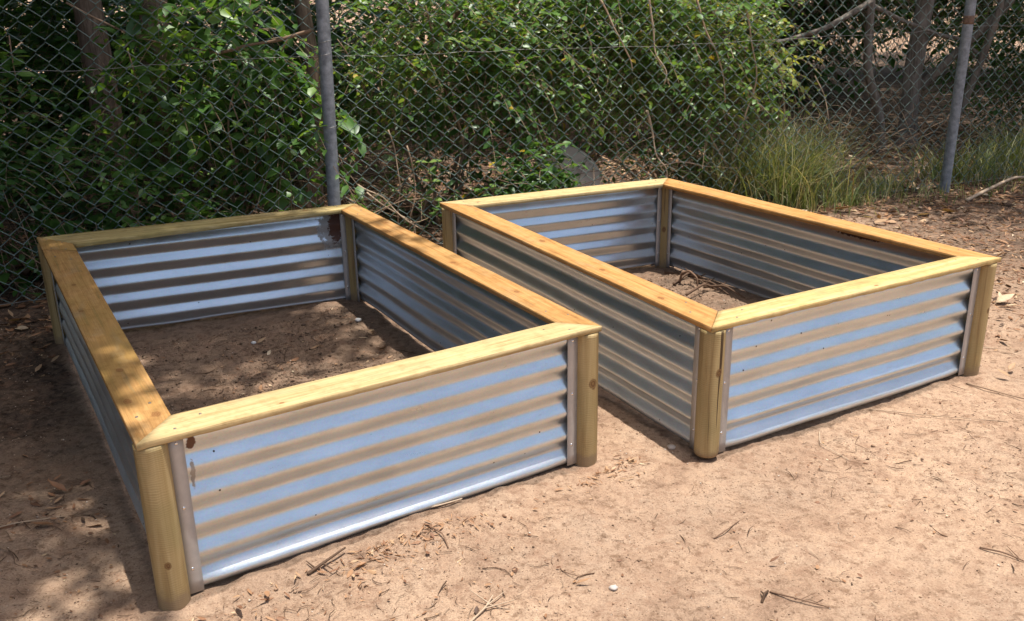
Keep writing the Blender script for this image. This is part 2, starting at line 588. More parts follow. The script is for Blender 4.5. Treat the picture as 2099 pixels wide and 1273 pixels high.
def gz(x, y):
    x = np.asarray(x, float)
    y = np.asarray(y, float)
    z = .013 * fbm(x * 1.3, y * 1.3, 1, 2) + .0065 * fbm(x * 6, y * 6, 2, 2) + .0034 * fbm(x * 23, y * 23, 5, 2) - .006
    rough = np.clip(humus_shade(x, y) * 1.2, 0, 1)
    z = z + rough * .006 * fbm(x * 14, y * 14, 8, 3)
    inb = inquad(x, y, BEDS['R']['i'], -.1) * 1.0 + inquad(x, y, BEDS['L']['i'], -.1) * .9
    z = z + inb * (.011 * fbm(x * 9, y * 9, 21, 3) + .004 * fbm(x * 34, y * 34, 22, 2))
    z = z + inb * .045 * np.exp(-(((x - 1.0) * .8 + (y - 4.85) * .6) / .13) ** 2 - (((x - 1.0) * -.6 + (y - 4.85) * .8) / .28) ** 2)
    # soil banked up against the front panels
    for key, amp_ in (('L', .013), ('R', .009)):
        a_, b_ = np.array(BEDS[key]['o'][0]), np.array(BEDS[key]['o'][1])
        d_ = (b_ - a_) / np.linalg.norm(b_ - a_)
        t_ = (x - a_[0]) * d_[0] + (y - a_[1]) * d_[1]
        n_ = (x - a_[0]) * d_[1] - (y - a_[1]) * d_[0]
        ln_ = np.linalg.norm(b_ - a_)
        z = z + amp_ * np.exp(-(n_ / .05) ** 2) * np.clip(t_ * 6 - .6, 0, 1) * np.clip((ln_ - t_) * 8, 0, 1) * np.clip(.35 + vn(t_ * 7, 1.5, 17) + .4 * vn(t_ * 23, n_ * 20, 18), 0, 1.2)
    # far land rises very slightly
    z = z + np.clip(y - 9, 0, 100) * .004
    return z


# ------------------------------------------------------------------ ground
def axis(core0, core1, step, far):
    c = np.arange(core0, core1 + 1e-6, step)
    ext = [step]
    while sum(ext) < far:
        ext.append(ext[-1] * 1.16)
    e = np.cumsum(ext)
    return np.concatenate([(core0 - e)[::-1], c, core1 + e])


gx = axis(-3.3, 4.4, .0145, 90)
yc = [1.7]
while yc[-1] < 9.5:
    yc.append(yc[-1] + .0085 + .0042 * (yc[-1] - 1.7))
gy = np.array(yc)
e = [.05]
while sum(e) < 90:
    e.append(e[-1] * 1.16)
gy = np.concatenate([(1.7 - np.cumsum([.02 * 1.25 ** i for i in range(34)]))[::-1], gy, gy[-1] + np.cumsum(e)])
GX, GY = np.meshgrid(gx, gy)
GZ = gz(GX, GY)
nx, ny = len(gx), len(gy)
i = np.arange(ny - 1)[:, None] * nx
j = np.arange(nx - 1)[None]
Q = np.stack([i + j, i + j + 1, i + nx + j + 1, i + nx + j], -1).reshape(-1, 4)
g_me = npmesh('ground', np.stack([GX, GY, GZ], -1).reshape(-1, 3), [Q], humus_shade(GX, GY).ravel())
tag(link('ground', g_me, M_GROUND, smooth=True), kind='structure')


# ------------------------------------------------------------------ raised beds
def frame(p0, p1, z=0.0):
    """local frame: origin at the middle of p0-p1, x along it"""
    p0 = np.array(p0)
    p1 = np.array(p1)
    d = p1 - p0
    L = np.linalg.norm(d)
    a = math.atan2(d[1], d[0])
    mid = (p0 + p1) / 2
    return Matrix.Translation((mid[0], mid[1], z)) @ Matrix.Rotation(a, 4, 'Z'), L


def cap_board(name, parent, Ao, Bo, Bi, Ai, mat, zt=TOP, seed=0, rag=.0, tilt=0):
    M, L = frame(Ao, Bo, zt)
    Mi = M.inverted()
    lo = [np.array((Mi @ Vector((p[0], p[1], zt))).xy) for p in (Ao, Bo, Bi, Ai)]
    b = .0013
    prof = [(0, -TH + b), (0, -b), (b, 0), (.25, 0), (.5, 0), (.75, 0), (1, 0), (2, -b), (2, -TH + b), (1, -TH), (b, -TH)]
    # columns: v fraction + small offsets
    r = np.random.default_rng(seed + 50)
    n = 48
    V = []
    for k in range(n + 1):
        s = k / n
        o = lo[0] * (1 - s) + lo[1] * s
        q = lo[3] * (1 - s) + lo[2] * s
        d = q - o
        wd = np.linalg.norm(d)
        d = d / wd
        x = o[0]
        wob = .0012 * vn(x * 3, seed * 1.7, 4)
        pts = [(0, -TH + b), (0, -b), (b, 0), (wd * .33, 0), (wd * .66, 0), (wd - b, 0), (wd, -b), (wd, -TH + b), (wd - b, -TH), (b, -TH)]
        for qi, (t, z) in enumerate(pts):
            jz = wob
            jt = 0
            if qi in (0, 9):
                jz += rag * (abs(vn(x * 38, 3.3, seed)) + .5 * vn(x * 90, 1.3, seed))
                jt += rag * .5 * vn(x * 50, 7.1, seed)
            if qi in (1, 2):
                jt += .0009 * vn(x * 9, 9.1, seed)
                jz += .0006 * vn(x * 30, 2.1, seed)
            p = o + d * (t + jt)
            V.append((p[0], p[1], z + jz + tilt * s))
    m_ = 10
    i = np.arange(n)[:, None] * m_
    j = np.arange(m_)[None]
    F = np.stack([i + j, i + m_ + j, i + m_ + (j + 1) % m_, i + (j + 1) % m_], -1).reshape(-1, 4)
    A = Acc()
    A.add(np.array(V), [F, np.arange(m_)[None], (np.arange(m_)[::-1] + n * m_)[None]])
    bd = A.build(name, mat, parent, M)
    for s_ in (.07, .93):
        for vv in (.28, .70):
            ss = s_ + .012 * float(vn(seed * 3.3 + vv * 9, s_ * 7, 2)) - (vv - .5) * .04 * (1 if s_ > .5 else -1)
            o = lo[0] * (1 - ss) + lo[1] * ss
            q = lo[3] * (1 - ss) + lo[2] * ss
            p = o + (q - o) * vv
            S = Acc()
            t = np.arange(10) / 10 * 2 * np.pi
            S.add(np.concatenate([np.stack([.0046 * np.cos(t), .0046 * np.sin(t), 0 * t - .001], -1), np.stack([.0038 * np.cos(t), .0038 * np.sin(t), 0 * t + .0011], -1)]),
                  [np.stack([np.arange(10), (np.arange(10) + 1) % 10, (np.arange(10) + 1) % 10 + 10, np.arange(10) + 10], -1), (np.arange(10) + 10)[None]])
            S.build('screw_head', M_SCREWD, bd, M @ Matrix.Translation((p[0], p[1], 0.0)))
    return bd


def corner_post(parent, x, y, mat, r=.043, z0=-.03, lean=(0, 0), seed=0):
    A = Acc()
    n, k = 40, 28
    zt = TOP - TH - .0015
    V = []
    for a in range(n + 1):
        z = z0 + (zt - z0) * a / n
        rr = r * (1 + .012 * vn(z * 5, seed, 6))
        if a == 0:
            rr -= .003
        for b in range(k):
            t = b / k * 2 * math.pi
            q = rr * (1 + .012 * vn(math.cos(t) * 1.5 + seed, math.sin(t) * 1.5 + z * 2, 9))
            V.append((q * math.cos(t) + lean[0] * (zt - z), q * math.sin(t) + lean[1] * (zt - z), z))
    i = np.arange(n)[:, None] * k
    j = np.arange(k)[None]
    F = np.stack([i + j, i + (j + 1) % k, i + k + (j + 1) % k, i + k + j], -1).reshape(-1, 4)
    A.add(np.array(V), [F, np.arange(k)[::-1][None], (np.arange(k) + n * k)[None]])
    return A.build('corner_post', mat, parent, Matrix.Translation((x, y, 0)), smooth=True)


PITCHZ = .0875


def sheet(parent, p0, p1, mat, seed, z0=.006, glare=1.0, phase=.022, flip=1, gsig=.04, gcen=.035, am0=.0105, wk=.95):
    """corrugated sheet between p0 and p1; local +y looks into the bed"""
    M, L = frame(p0, p1, 0)
    z1 = TOP - TH - .003
    nz, nx_ = 84, 60
    zz = np.linspace(z0, z1, nz)
    xx = np.linspace(-L / 2, L / 2, nx_)
    X, Z = np.meshgrid(xx, zz)
    endf = np.clip((L / 2 - .054 - np.abs(X)) / .07, 0, 1)
    amp = (.72 + .28 * np.clip((L / 2 - np.abs(X)) / .045, 0, 1)) * am0 + .0075 * glare * endf * np.exp(-((Z - gcen) / gsig) ** 2) + .0006 * vn(X * 2.1, Z * 3, seed)
    ph = (Z - phase + .0025 * vn(X * 1.2, 2.2, seed)) / PITCHZ * 2 * np.pi
    wave = np.arcsin(wk * np.cos(ph)) / math.asin(wk)
    Y = -amp * wave * flip + .0048 * np.clip((L / 2 - .04 - np.abs(X)) / .15, 0, 1) * vn(X * 2.1, Z * 1.5, seed + 4) + .0011 * vn(X * 9, Z * 7, seed + 2)
    # crushed edge at the very top and bottom
    Zr = Z + .003 * vn(X * 4.0, 0.5, seed) * (Z < z0 + .02)
    V = np.stack([X, Y, Zr], -1).reshape(-1, 3)
    i = np.arange(nz - 1)[:, None] * nx_
    j = np.arange(nx_ - 1)[None]
    F = np.stack([i + j, i + j + 1, i + nx_ + j + 1, i + nx_ + j], -1).reshape(-1, 4)
    me = npmesh('corrugated_sheet', V, [F])
    o = link('corrugated_sheet', me, mat, parent, M, smooth=True)
    s = o.modifiers.new('thickness', 'SOLIDIFY')
    s.thickness = .0011
    s.offset = 0
    return o


def strip(parent, p0, p1, dist, side, end, z0=.0, seed=0, w=.041):
    """flat trim strip covering the sheet's end next to a post.
    side -1 = outer face, +1 = inner face; end 0 = at p0, 1 = at p1"""
    M, L = frame(p0, p1, 0)
    xc = (-L / 2 + dist) if end == 0 else (L / 2 - dist)
    yo = side * .0108
    A = Acc()
    z1 = TOP - TH - .003
    n = 14
    zz = np.linspace(z0, z1, n)
    V = []
    for z in zz:
        wob = .0012 * vn(z * 4, seed, 3)
        for (a, b_) in ((-w / 2, 0), (w / 2, 0), (w / 2, side * .0024), (-w / 2, side * .0024)):
            V.append((xc + a, yo + b_ + wob, z))
    i = np.arange(n - 1)[:, None] * 4
    j = np.arange(4)[None]
    F = np.stack([i + j, i + (j + 1) % 4, i + 4 + (j + 1) % 4, i + 4 + j], -1).reshape(-1, 4)
    A.add(np.array(V), [F, np.array([[3, 2, 1, 0]]), np.array([[0, 1, 2, 3]]) + (n - 1) * 4])
    st = A.build('trim_strip', M_ZSTRIP, parent, M)
    for q, z in enumerate((z1 - .018, (z1) * .56, z1 * .16)):
        R_ = Acc()
        V = [(0, side * .0022, 0)]
        k = 10
        rings = ((.0052, 0), (.0045, side * .0014), (.0022, side * .0022))
        V = []
        for r_, y_ in rings:
            for t in range(k):
                V.append((r_ * math.cos(t / k * 2 * math.pi), y_, r_ * math.sin(t / k * 2 * math.pi)))
        fs = []
        for rr in range(2):
            for t in range(k):
                fs.append((rr * k + t, rr * k + (t + 1) % k, (rr + 1) * k + (t + 1) % k, (rr + 1) * k + t))
        R_.add(np.array(V), [np.array(fs), (np.arange(k) + 2 * k)[None]])
        ox = .004 * vn(q * 3.3, seed, 1)
        R_.build('rivet', M_SCREW, st, M @ Matrix.Translation((xc + ox, yo + side * .0024, z)), smooth=True)
    return st


def build_bed(key, label, mats, posts_m, sheets_m):
    O, I = BEDS[key]['o'], BEDS[key]['i']
    c = np.mean(O, axis=0)
    bed = empty('raised_garden_bed', (c[0], c[1], 0))
    tag(bed, label, 'garden bed', 'timber and corrugated steel raised garden beds')
    O = [np.array(p) for p in O]
    I = [np.array(p) for p in I]
    pc = []
    for k in range(4):
        a = norm(O[(k + 1) % 4] - O[k])
        b = norm(O[(k - 1) % 4] - O[k])
        ins = .0385
        pc.append(O[k] + a * ins + b * ins)
    for k in range(4):
        corner_post(bed, pc[k][0], pc[k][1], posts_m[k], seed=k + (5 if key == 'R' else 0),
                    z0=.010 if (key == 'R' and k == 0) else -.03,
                    lean=((-.012, .0) if (key == 'R' and k == 1) else (0, 0)))
    # sides: 0 front, 1 right, 2 back, 3 left
    for k in range(4):
        a, b = pc[k], pc[(k + 1) % 4]
        d = norm(b - a)
        n_in = np.array([-d[1], d[0]])
        off = n_in * .004
        p0 = a + d * .030 + off
        p1 = b - d * .030 + off
        sheet(bed, p0, p1, sheets_m[k], seed=k * 3 + (20 if key == 'R' else 1), z0=.010 if k else .007,
              glare=1.0 if k == 0 else .15, gsig=.04 if key == 'L' else .085, gcen=.035 if key == 'L' else .065, am0=.0078 if k == 2 else .0092 if k == 0 else .0098, wk=.95 if k == 2 else .84, phase=.022 if k in (0, 3) else .022, flip=1 if k in (0, 3) else 1)
        for side in (-1, 1):
            for e_ in (0, 1):
                wst = .041 if side < 0 else .030
                strip(bed, p0, p1, .010 + wst / 2 if side < 0 else wst / 2 + .006, side, e_, seed=k * 4 + side + e_ * 7, w=wst)
    return bed, O, I


YL, YM, YD = (.60, .46, .235), (.54, .395, .19), (.43, .29, .125)
OL, OM, OD = (.52, .295, .115), (.45, .235, .08), (.31, .145, .048)
GL, GM, GD = (.50, .40, .18), (.40, .29, .115), (.24, .17, .065)
W1 = mat_wood('pine_front_left', YL, YM, YD, [(-.35, .03, .006)], 1, .08)
W2 = mat_wood('pine_right_left', OL, OM, OD, [(-.62, .05, .012), (-.15, .07, .013), (.62, .03, .010)], 2, .35)
W3 = mat_wood('pine_back_left', YL, GM, GD, [(-.48, .045, .012)], 3, .5)
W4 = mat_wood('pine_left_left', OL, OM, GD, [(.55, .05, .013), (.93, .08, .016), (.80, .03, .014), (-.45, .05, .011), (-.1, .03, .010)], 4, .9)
W5 = mat_wood('pine_front_right', YL, (.56, .395, .16), YD, [(.05, .02, .008)], 5, .12)
W6 = mat_wood('pine_right_right', OL, (.50, .25, .08), OD, [(.2, .05, .008)], 6, .12)
W7 = mat_wood('pine_back_right', YL, YM, YD, [(.5, .08, .008)], 7, .15)
W8 = mat_wood('pine_left_right', OL, (.50, .255, .085), OD, [(.35, .055, .013), (-.15, .07, .014), (.75, .04, .013)], 8, .12)
P_M = [mat_post('treated_pine_post_%s' % 'abcd'[k], k * 1.7 + 1, kn) for k, kn in enumerate(
    [[(.35, .13, .010)], [(.55, .30, .016)], [(.5, .1, .012)], [(.5, .2, .012)]])]
P_N = [mat_post('treated_pine_pole_%s' % 'abcd'[k], k * 2.1 + 9, kn) for k, kn in enumerate(
    [[(.5, .33, .014)], [(.6, .28, .010)], [(-.3, .22, .014)], [(.5, .2, .012)]])]
Z_PL = mat_zinc('zinc_clean', 1)
Z_FL = mat_zinc('zinc_front', 2, [(-.607, .455, .014, .035, (.13, .06, .03)), (-.611, .35, .007, .045, (.36, .32, .26))])
Z_BL = mat_zinc('zinc_back', 3, [(-.60, .40, .075, .105, (.36, .35, .33)), (-.625, .41, .045, .10, (.10, .045, .028))])
Z_S = mat_zinc('zinc_side', 4, rough=.30)
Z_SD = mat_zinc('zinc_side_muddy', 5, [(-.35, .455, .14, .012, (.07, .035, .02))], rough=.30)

bedL, O, I = build_bed('L', 'nearer raised garden bed on the left, its left side board dappled by tree shade', None, P_M, [Z_FL, Z_S, Z_BL, Z_S])
g = .0020


def sh(p, q, d):
    p, q = np.array(p), np.array(q)
    return p + norm(q - p) * d


cap_board('cap_board', bedL, O[0], O[1], I[1], I[0], W1, seed=1, rag=.0016)
cap_board('cap_board', bedL, sh(O[1], O[2], g), O[2], I[2], sh(I[1], I[2], g), W2, seed=2, zt=TOP - .001)
cap_board('cap_board', bedL, sh(O[2], O[3], g), O[3], sh(I[3], I[2], .01), sh(I[2], I[3], g), W3, seed=3, zt=TOP + .001)
# the left board is in two pieces, cut square near the back corner
cutO, cutI = sh(O[3], O[0], .235), sh(I[3], I[0], .125)
cap_board('cap_board', bedL, sh(O[3], O[0], .24), sh(O[0], O[3], g), sh(I[0], I[3], g), sh(I[3], I[0], .13), W4, seed=4)
o_ = cap_board('cap_board', bedL, sh(O[3], O[2], g), cutO, cutI, sh(I[3], I[2], -.002), W4, seed=9, zt=TOP + .003)
tag(o_, 'short board end piece at the back left corner')

bedR, O, I = build_bed('R', 'farther raised garden bed on the right, fully in sun, open at the fence side', None, P_N, [Z_PL, Z_SD, Z_PL, Z_S])
bedR['label'] = 'farther raised garden bed on the right, its pale and orange boards all in full sun'
cap_board('cap_board', bedR, O[0], O[1], I[1], I[0], W5, seed=11, rag=.0034)
cap_board('cap_board', bedR, sh(O[1], O[2], g), O[2], I[2], sh(I[1], I[2], g), W6, seed=12, zt=TOP - .001)
cap_board('cap_board', bedR, sh(O[2], O[3], g), O[3], I[3], sh(I[2], I[3], g), W7, seed=13, zt=TOP + .001)
cap_board('cap_board', bedR, sh(O[3], O[0], g), sh(O[0], O[3], g * 2), sh(I[0], I[3], g * 2), sh(I[3], I[0], g), W8, seed=14)

# ------------------------------------------------------------------ chain link fence
fence = empty('chain_link_fence', (-1.05, 5.45, 0))
tag(fence, 'green coated chain link fence on grey pipe posts behind both garden beds', 'fence')
FP = np.array([(-3.6, 4.15), (-1.05, 5.45), (3.31, 7.14), (6.2, 8.26)])
FL_ = np.r_[0, np.cumsum(np.linalg.norm(np.diff(FP, axis=0), axis=1))]


def fpt(s, zz, dn=0.0):
    """point on the mesh surface at arc length s, height zz"""
    s = np.asarray(s, float)
    x = np.interp(s, FL_, FP[:, 0])
    y = np.interp(s, FL_, FP[:, 1])
    # bow the mesh softly between posts
    nrm = np.array([.36, -.93])
    off = .018 * vn(s * .9, zz * 1.1, 3) + .006 * vn(s * 3.1, zz * 3.3, 4) + dn - .036
    return np.stack([x + nrm[0] * off * -1 * -1, y + nrm[1] * -off * -1, zz + 0 * s], -1)


CELL = .104
HZ = CELL / 2
nw = int(FL_[-1] / HZ)
nzs = 38
for k in range(nw):
    pts = []
    for j in range(nzs + 1):
        right = (k + j) % 2 == 1
        s0 = (k + (1 if right else 0)) * HZ
        z = .03 + j * HZ
        # smooth distortion of the lattice, same for neighbouring wires
        ds = .009 * float(vn(s0 * 2.3, z * 2.1, 11)) + .003 * float(vn(s0 * 9, z * 9, 14))
        dz = .008 * float(vn(s0 * 2.0, z * 2.6, 12)) + .003 * float(vn(s0 * 9, z * 9, 15))
        sg = 1 if right else -1
        for q in (-1, 1):
            zz = z + dz + q * .0045
            pts.append(fpt(s0 + ds + sg * .0025, zz, dn=.0034 * q * sg))
    P = np.array(pts)
    A = Acc()
    A.tube(P, .0022, 6, caps=False)
    A.build('mesh_wire', M_PVC, fence, smooth=True)


def pipe_post(x, y, lean, h=2.05, r=.037, seed=0):
    A = Acc()
    zz = np.linspace(-.1, h, 24)
    P = np.stack([x + lean[0] * zz, y + lean[1] * zz, zz], -1)
    A.tube(P, r, 20)
    return A.build('fence_post', M_GALV, fence, smooth=True)


pipe_post(-3.62, 4.18, (0, 0))
pipe_post(-1.035, 5.49, (.018, 0))
pipe_post(3.315, 7.18, (.006, 0))
pipe_post(6.1, 8.27, (0, 0))
for nm_, z, am in (('tension_wire', 1.19, .010), ('tension_wire', .045, .012), ('tension_wire', 2.02, .004)):
    s = np.linspace(.02, FL_[-1] - .02, 420)
    zz = z + am * vn(s * 3.0, z, 6) + am * .6 * vn(s * 8.0, z, 7) - (.02 if z == 1.19 else 0) * np.sin(np.clip((s - 2.86) / 4.68, 0, 1) * np.pi)
    dn = .004 * np.sin(s / HZ * np.pi)
    P = np.array([fpt(a, b, c_) for a, b, c_ in zip(s, zz, dn)])
    A = Acc()
    A.tube(P, .0014, 5)
    A.build(nm_, M_WIRE, fence, smooth=True)


def ring(cx, cy, z, r, rr, mat, name, tilt=0.0, ph=0):
    t = np.linspace(0, 2 * np.pi, 22) + ph
    P = np.stack([cx + r * np.cos(t), cy + r * np.sin(t), z + tilt * np.cos(t)], -1)
    A = Acc()
    A.tube(P, rr, 6)
    A.build(name, mat, fence, smooth=True)


for (cx, cy, z) in ((-1.012, 5.49, 1.27), (-1.017, 5.49, 1.20), (-1.02, 5.49, .8), (3.33, 7.18, 1.12), (3.33, 7.18, .55), (3.33, 7.18, .38)):
    ring(cx, cy, z, .0395, .0016, M_WIRE, 'wire_tie', .008, z * 9)
# rusty weld band on the right post
A = Acc()
zz = np.linspace(1.215, 1.275, 5)
A.tube(np.stack([3.3225 + 0 * zz, 7.18 + 0 * zz, zz], -1), [.0372, .0385, .039, .0385, .0372], 20)
A.build('rust_band', M_RUST, fence, smooth=True)


# ------------------------------------------------------------------ plants
def curve(p0, p1, n=14, bow=(0, 0, 0), jit=.02, seed=0):
    p0, p1 = np.array(p0, float), np.array(p1, float)
    t = np.linspace(0, 1, n)[:, None]
    P = p0 * (1 - t) + p1 * t + np.array(bow) * np.sin(t * np.pi)
    s = np.linalg.norm(p1 - p0) * np.linspace(0, 1, n)
    J = np.stack([vn(s * 3, 0.1 + seed, 1), vn(s * 3, 5.1 + seed, 2), vn(s * 3, 9.1 + seed, 3)], -1)
    J = J - J[0]
    return P + J * jit


def sprays(A_leaf, A_twig, centres, R, n, leaf, tint, per=9, length=.30, droop=.5, seed=0, tpl=LEAF8, tf=LEAF8F,
           shell=.55, clear=None, twigr=.0016, up=.25, width=1.0):
    """leafy twigs filling ellipsoids: real twigs with leaves set along them"""
    r = np.random.default_rng(seed)
    centres = np.array(centres, float)
    R = np.array(R, float)
    vol = np.prod(R, axis=1) ** .75
    idx = r.choice(len(centres), n, p=vol / vol.sum())
    d = norm(r.normal(size=(n, 3)))
    rad = (shell + (1 - shell) * r.random(n)) * np.where(r.random(n) < .35, r.random(n), 1)
    pos = centres[idx] + d * rad[:, None] * R[idx]
    dr = norm(d + r.normal(size=(n, 3)) * .7 + np.array([0, 0, up]))
    if clear is not None:
        k = clear(pos)
        pos, dr = pos[k], dr[k]
        n = len(pos)
    k = pos[:, 2] > .04
    pos, dr = pos[k], dr[k]
    n = len(pos)
    L = length * (.5 + .8 * r.random(n))
    t = np.linspace(0, 1, per)
    # twig spine with droop
    spine = pos[:, None] + dr[:, None] * (L[:, None] * t[None])[..., None]
    spine[..., 2] -= droop * (L[:, None] * t[None] ** 2)
    spine[..., 2] = np.maximum(spine[..., 2], .03)
    tg = norm(np.gradient(spine, axis=1))
    sidev = norm(np.cross(tg, np.array([0, 0, 1.0])))
    alt = np.where(np.arange(per) % 2 == 0, 1, -1)[None, :, None]
    ld = norm(tg * .55 + sidev * alt * .9 + r.normal(size=tg.shape) * .28 + np.array([0, 0, -.12]))
    ln = norm(np.array([0, 0, 1.0]) + r.normal(size=tg.shape) * .45)
    sz = leaf * (.55 + .9 * r.random((n, 1)) ** 1.5) * (.7 + .5 * r.random((n, per))) * (1 - .25 * t[None])
    cl = .30 * vn(pos[:, 0] * 2.2 + pos[:, 1], pos[:, 2] * 2.4, seed % 7)[:, None]
    tt = np.clip(tint[0] + (tint[1] - tint[0]) * (.6 * r.random((n, 1)) + .4 * r.random((n, per)) + cl), 0, .93)
    tt = np.where(r.random((n, per)) < .012, 1.0, tt)
    sel = np.ones((n, per), bool)
    sel[:, 0] = False
    leaves(A_leaf, spine[sel], ld[sel], ln[sel], sz[sel], tt[sel], tpl, tf, width)
    if A_twig is not None:
        a = spine[:, ::2]
        m_ = a.shape[1]
        k3 = 3
        th = np.arange(k3) / k3 * 2 * np.pi
        B = np.cross(tg[:, ::2], sidev[:, ::2])
        V = a[:, :, None] + twigr * (sidev[:, ::2][:, :, None] * np.cos(th)[None, None, :, None] + B[:, :, None] * np.sin(th)[None, None, :, None])
        base = (np.arange(n) * m_ * k3)[:, None, None]
        i_ = np.arange(m_ - 1)[None, :, None] * k3
        j_ = np.arange(k3)[None, None]
        F = np.stack([base + i_ + j_, base + i_ + (j_ + 1) % k3, base + i_ + k3 + (j_ + 1) % k3, base + i_ + k3 + j_], -1).reshape(-1, 4)
        A_twig.add(V.reshape(-1, 3), [F], np.repeat(.3 + .5 * r.random(n), m_ * k3))


def behind_fence(m=.06):
    def f(p):
        fy = np.where(p[:, 0] > -1.05, 5.857 + .3876 * p[:, 0], 5.45 + (p[:, 0] + 1.05) * .51)
        return p[:, 1] > fy + m
    return f


def shrub(name, label, cat, base, cs, Rs, n, leaf, tint, mat, seed, group=None, stems=5, stem_mat=None, **kw):
    root = empty(name, (base[0], base[1], 0))
    tag(root, label, cat, group)
    AL, AT = Acc(), Acc()
    sprays(AL, AT, cs, Rs, n, leaf, tint, seed=seed, clear=kw.pop('clear', behind_fence()), **kw)
    tag(AL.build('foliage', mat, root), kind='stuff')
    tag(AT.build('twigs', M_TWIG, root), kind='stuff')
    r = np.random.default_rng(seed + 77)
    for q in range(stems):
        c = np.array(cs[q % len(cs)])
        R_ = np.array(Rs[q % len(cs)])
        b0 = np.array([base[0] + r.normal() * .07, base[1] + r.normal() * .07, -.02])
        tip = c + R_ * r.normal(size=3) * .45
        tip[2] = max(tip[2], .35)
        P = curve(b0, tip, 16, bow=(r.normal() * .08, r.normal() * .06, .05), jit=.05, seed=seed + q)
        S = Acc()
        S.tube(P, np.linspace(.011, .003, 16) * (1 + .4 * r.random()), 7, tint=.35 + .4 * r.random())
        S.build('stem', stem_mat or M_TWIG, root, smooth=True)
    return root


GS = 'shrubs growing behind the fence'
shrub('leafy_shrub', 'dense bright green shrub spilling against the fence between the two posts', 'shrub', (.45, 7.0),
      [(.15, 6.85, 1.05), (.75, 6.95, 1.0), (.55, 7.1, 1.45)], [(.55, .42, .55), (.45, .35, .36), (.7, .5, .45)], 1200, .060, (.3, 1.0), M_LEAF_M, 1, GS, width=1.45)
shrub('leafy_shrub', 'tall yellow flecked shrub with pale twigs above the right garden bed', 'shrub', (1.35, 7.35),
      [(1.25, 7.05, 1.25), (1.75, 7.2, 1.0), (1.3, 6.9, .75)], [(.6, .45, .55), (.35, .35, .5), (.35, .3, .3)], 1000, .058, (.3, 1.0), M_LEAF_M, 2, GS, width=1.45)
shrub('leafy_shrub', 'loose green shrub just right of the left fence post', 'shrub', (-.45, 6.7),
      [(-.5, 6.45, 1.35), (-.15, 6.6, .95), (-.75, 6.7, 1.0)], [(.45, .4, .45), (.4, .35, .35), (.4, .35, .3)], 560, .066, (.2, .95), M_LEAF_M, 3, GS, width=1.4)
shrub('broadleaf_bush', 'low broad leaved bush behind the back board of the right bed', 'bush', (.35, 6.6),
      [(.10, 6.32, .28), (.22, 6.32, .34), (-.07, 6.25, .2)], [(.24, .16, .26), (.16, .14, .2), (.2, .16, .16)], 330, .085, (.1, .6), M_LEAF_M, 4, GS, per=6, length=.2)
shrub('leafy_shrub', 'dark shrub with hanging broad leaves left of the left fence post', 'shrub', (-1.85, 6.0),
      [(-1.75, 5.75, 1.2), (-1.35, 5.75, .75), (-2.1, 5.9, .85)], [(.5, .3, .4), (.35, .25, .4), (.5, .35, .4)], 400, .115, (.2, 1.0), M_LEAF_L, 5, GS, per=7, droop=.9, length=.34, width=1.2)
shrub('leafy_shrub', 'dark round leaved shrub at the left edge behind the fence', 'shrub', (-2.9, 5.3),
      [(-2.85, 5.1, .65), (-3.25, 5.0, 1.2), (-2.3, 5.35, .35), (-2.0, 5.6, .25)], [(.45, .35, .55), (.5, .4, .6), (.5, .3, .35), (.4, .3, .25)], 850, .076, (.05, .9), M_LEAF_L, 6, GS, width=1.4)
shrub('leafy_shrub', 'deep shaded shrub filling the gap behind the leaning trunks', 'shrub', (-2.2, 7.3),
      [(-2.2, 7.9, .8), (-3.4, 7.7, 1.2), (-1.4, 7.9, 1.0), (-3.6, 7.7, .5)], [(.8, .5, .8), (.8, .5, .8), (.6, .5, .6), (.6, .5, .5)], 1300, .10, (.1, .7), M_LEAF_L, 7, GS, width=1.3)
shrub('leafy_shrub', 'dark leafy shrub right of the right fence post', 'shrub', (5.1, 9.6),
      [(4.7, 9.4, .9), (5.4, 9.4, 1.2), (4.9, 9.0, .45)], [(.6, .5, .65), (.7, .6, .8), (.6, .4, .35)], 1400, .062, (.0, .65), M_LEAF_L, 8, GS)
shrub('leafy_shrub', 'far shaded shrub seen between the middle shrubs and grey trunk', 'shrub', (1.9, 9.6),
      [(1.4, 9.4, 1.2), (2.2, 9.8, 1.6), (.6, 9.2, .8)], [(.8, .5, .6), (.8, .5, .4), (.8, .5, .7)], 1100, .065, (.0, .6), M_LEAF_L, 9, GS)
shrub('leafy_shrub', 'tall dark hedge shrub left of the left bed, mostly out of view', 'shrub', (-4.1, 2.6),
      [(-4.1, 3.0, 1.2), (-4.2, 1.7, 1.2), (-4.6, 4.2, 1.6)], [(.8, .9, 1.2), (.8, .8, 1.2), (.9, .9, 1.6)], 2300, .11, (.0, .5), M_LEAF_L, 27, GS, clear=None)  # unseen shrub added so the left panels reflect something dark
shrub('low_undergrowth', 'straggly low undergrowth between the left fence post and the broad leaved bush', 'undergrowth', (-.5, 6.4),
      [(-.55, 6.35, .22), (-.85, 6.2, .15), (-.3, 6.6, .30), (-.6, 6.9, .5)], [(.3, .25, .2), (.25, .2, .15), (.25, .25, .25), (.5, .3, .35)], 240, .055, (.1, .8), M_LEAF_M, 28, GS, per=7, length=.26)
shrub('low_undergrowth', 'straggly low undergrowth between the concrete disc and the big grass clump', 'undergrowth', (1.2, 6.9),
      [(1.0, 6.75, .28), (1.35, 6.85, .35), (.75, 6.9, .4), (1.1, 7.2, .5)], [(.25, .22, .22), (.25, .22, .25), (.3, .22, .3), (.5, .3, .4)], 330, .055, (.1, .9), M_LEAF_M, 29, GS, per=7, length=.26)
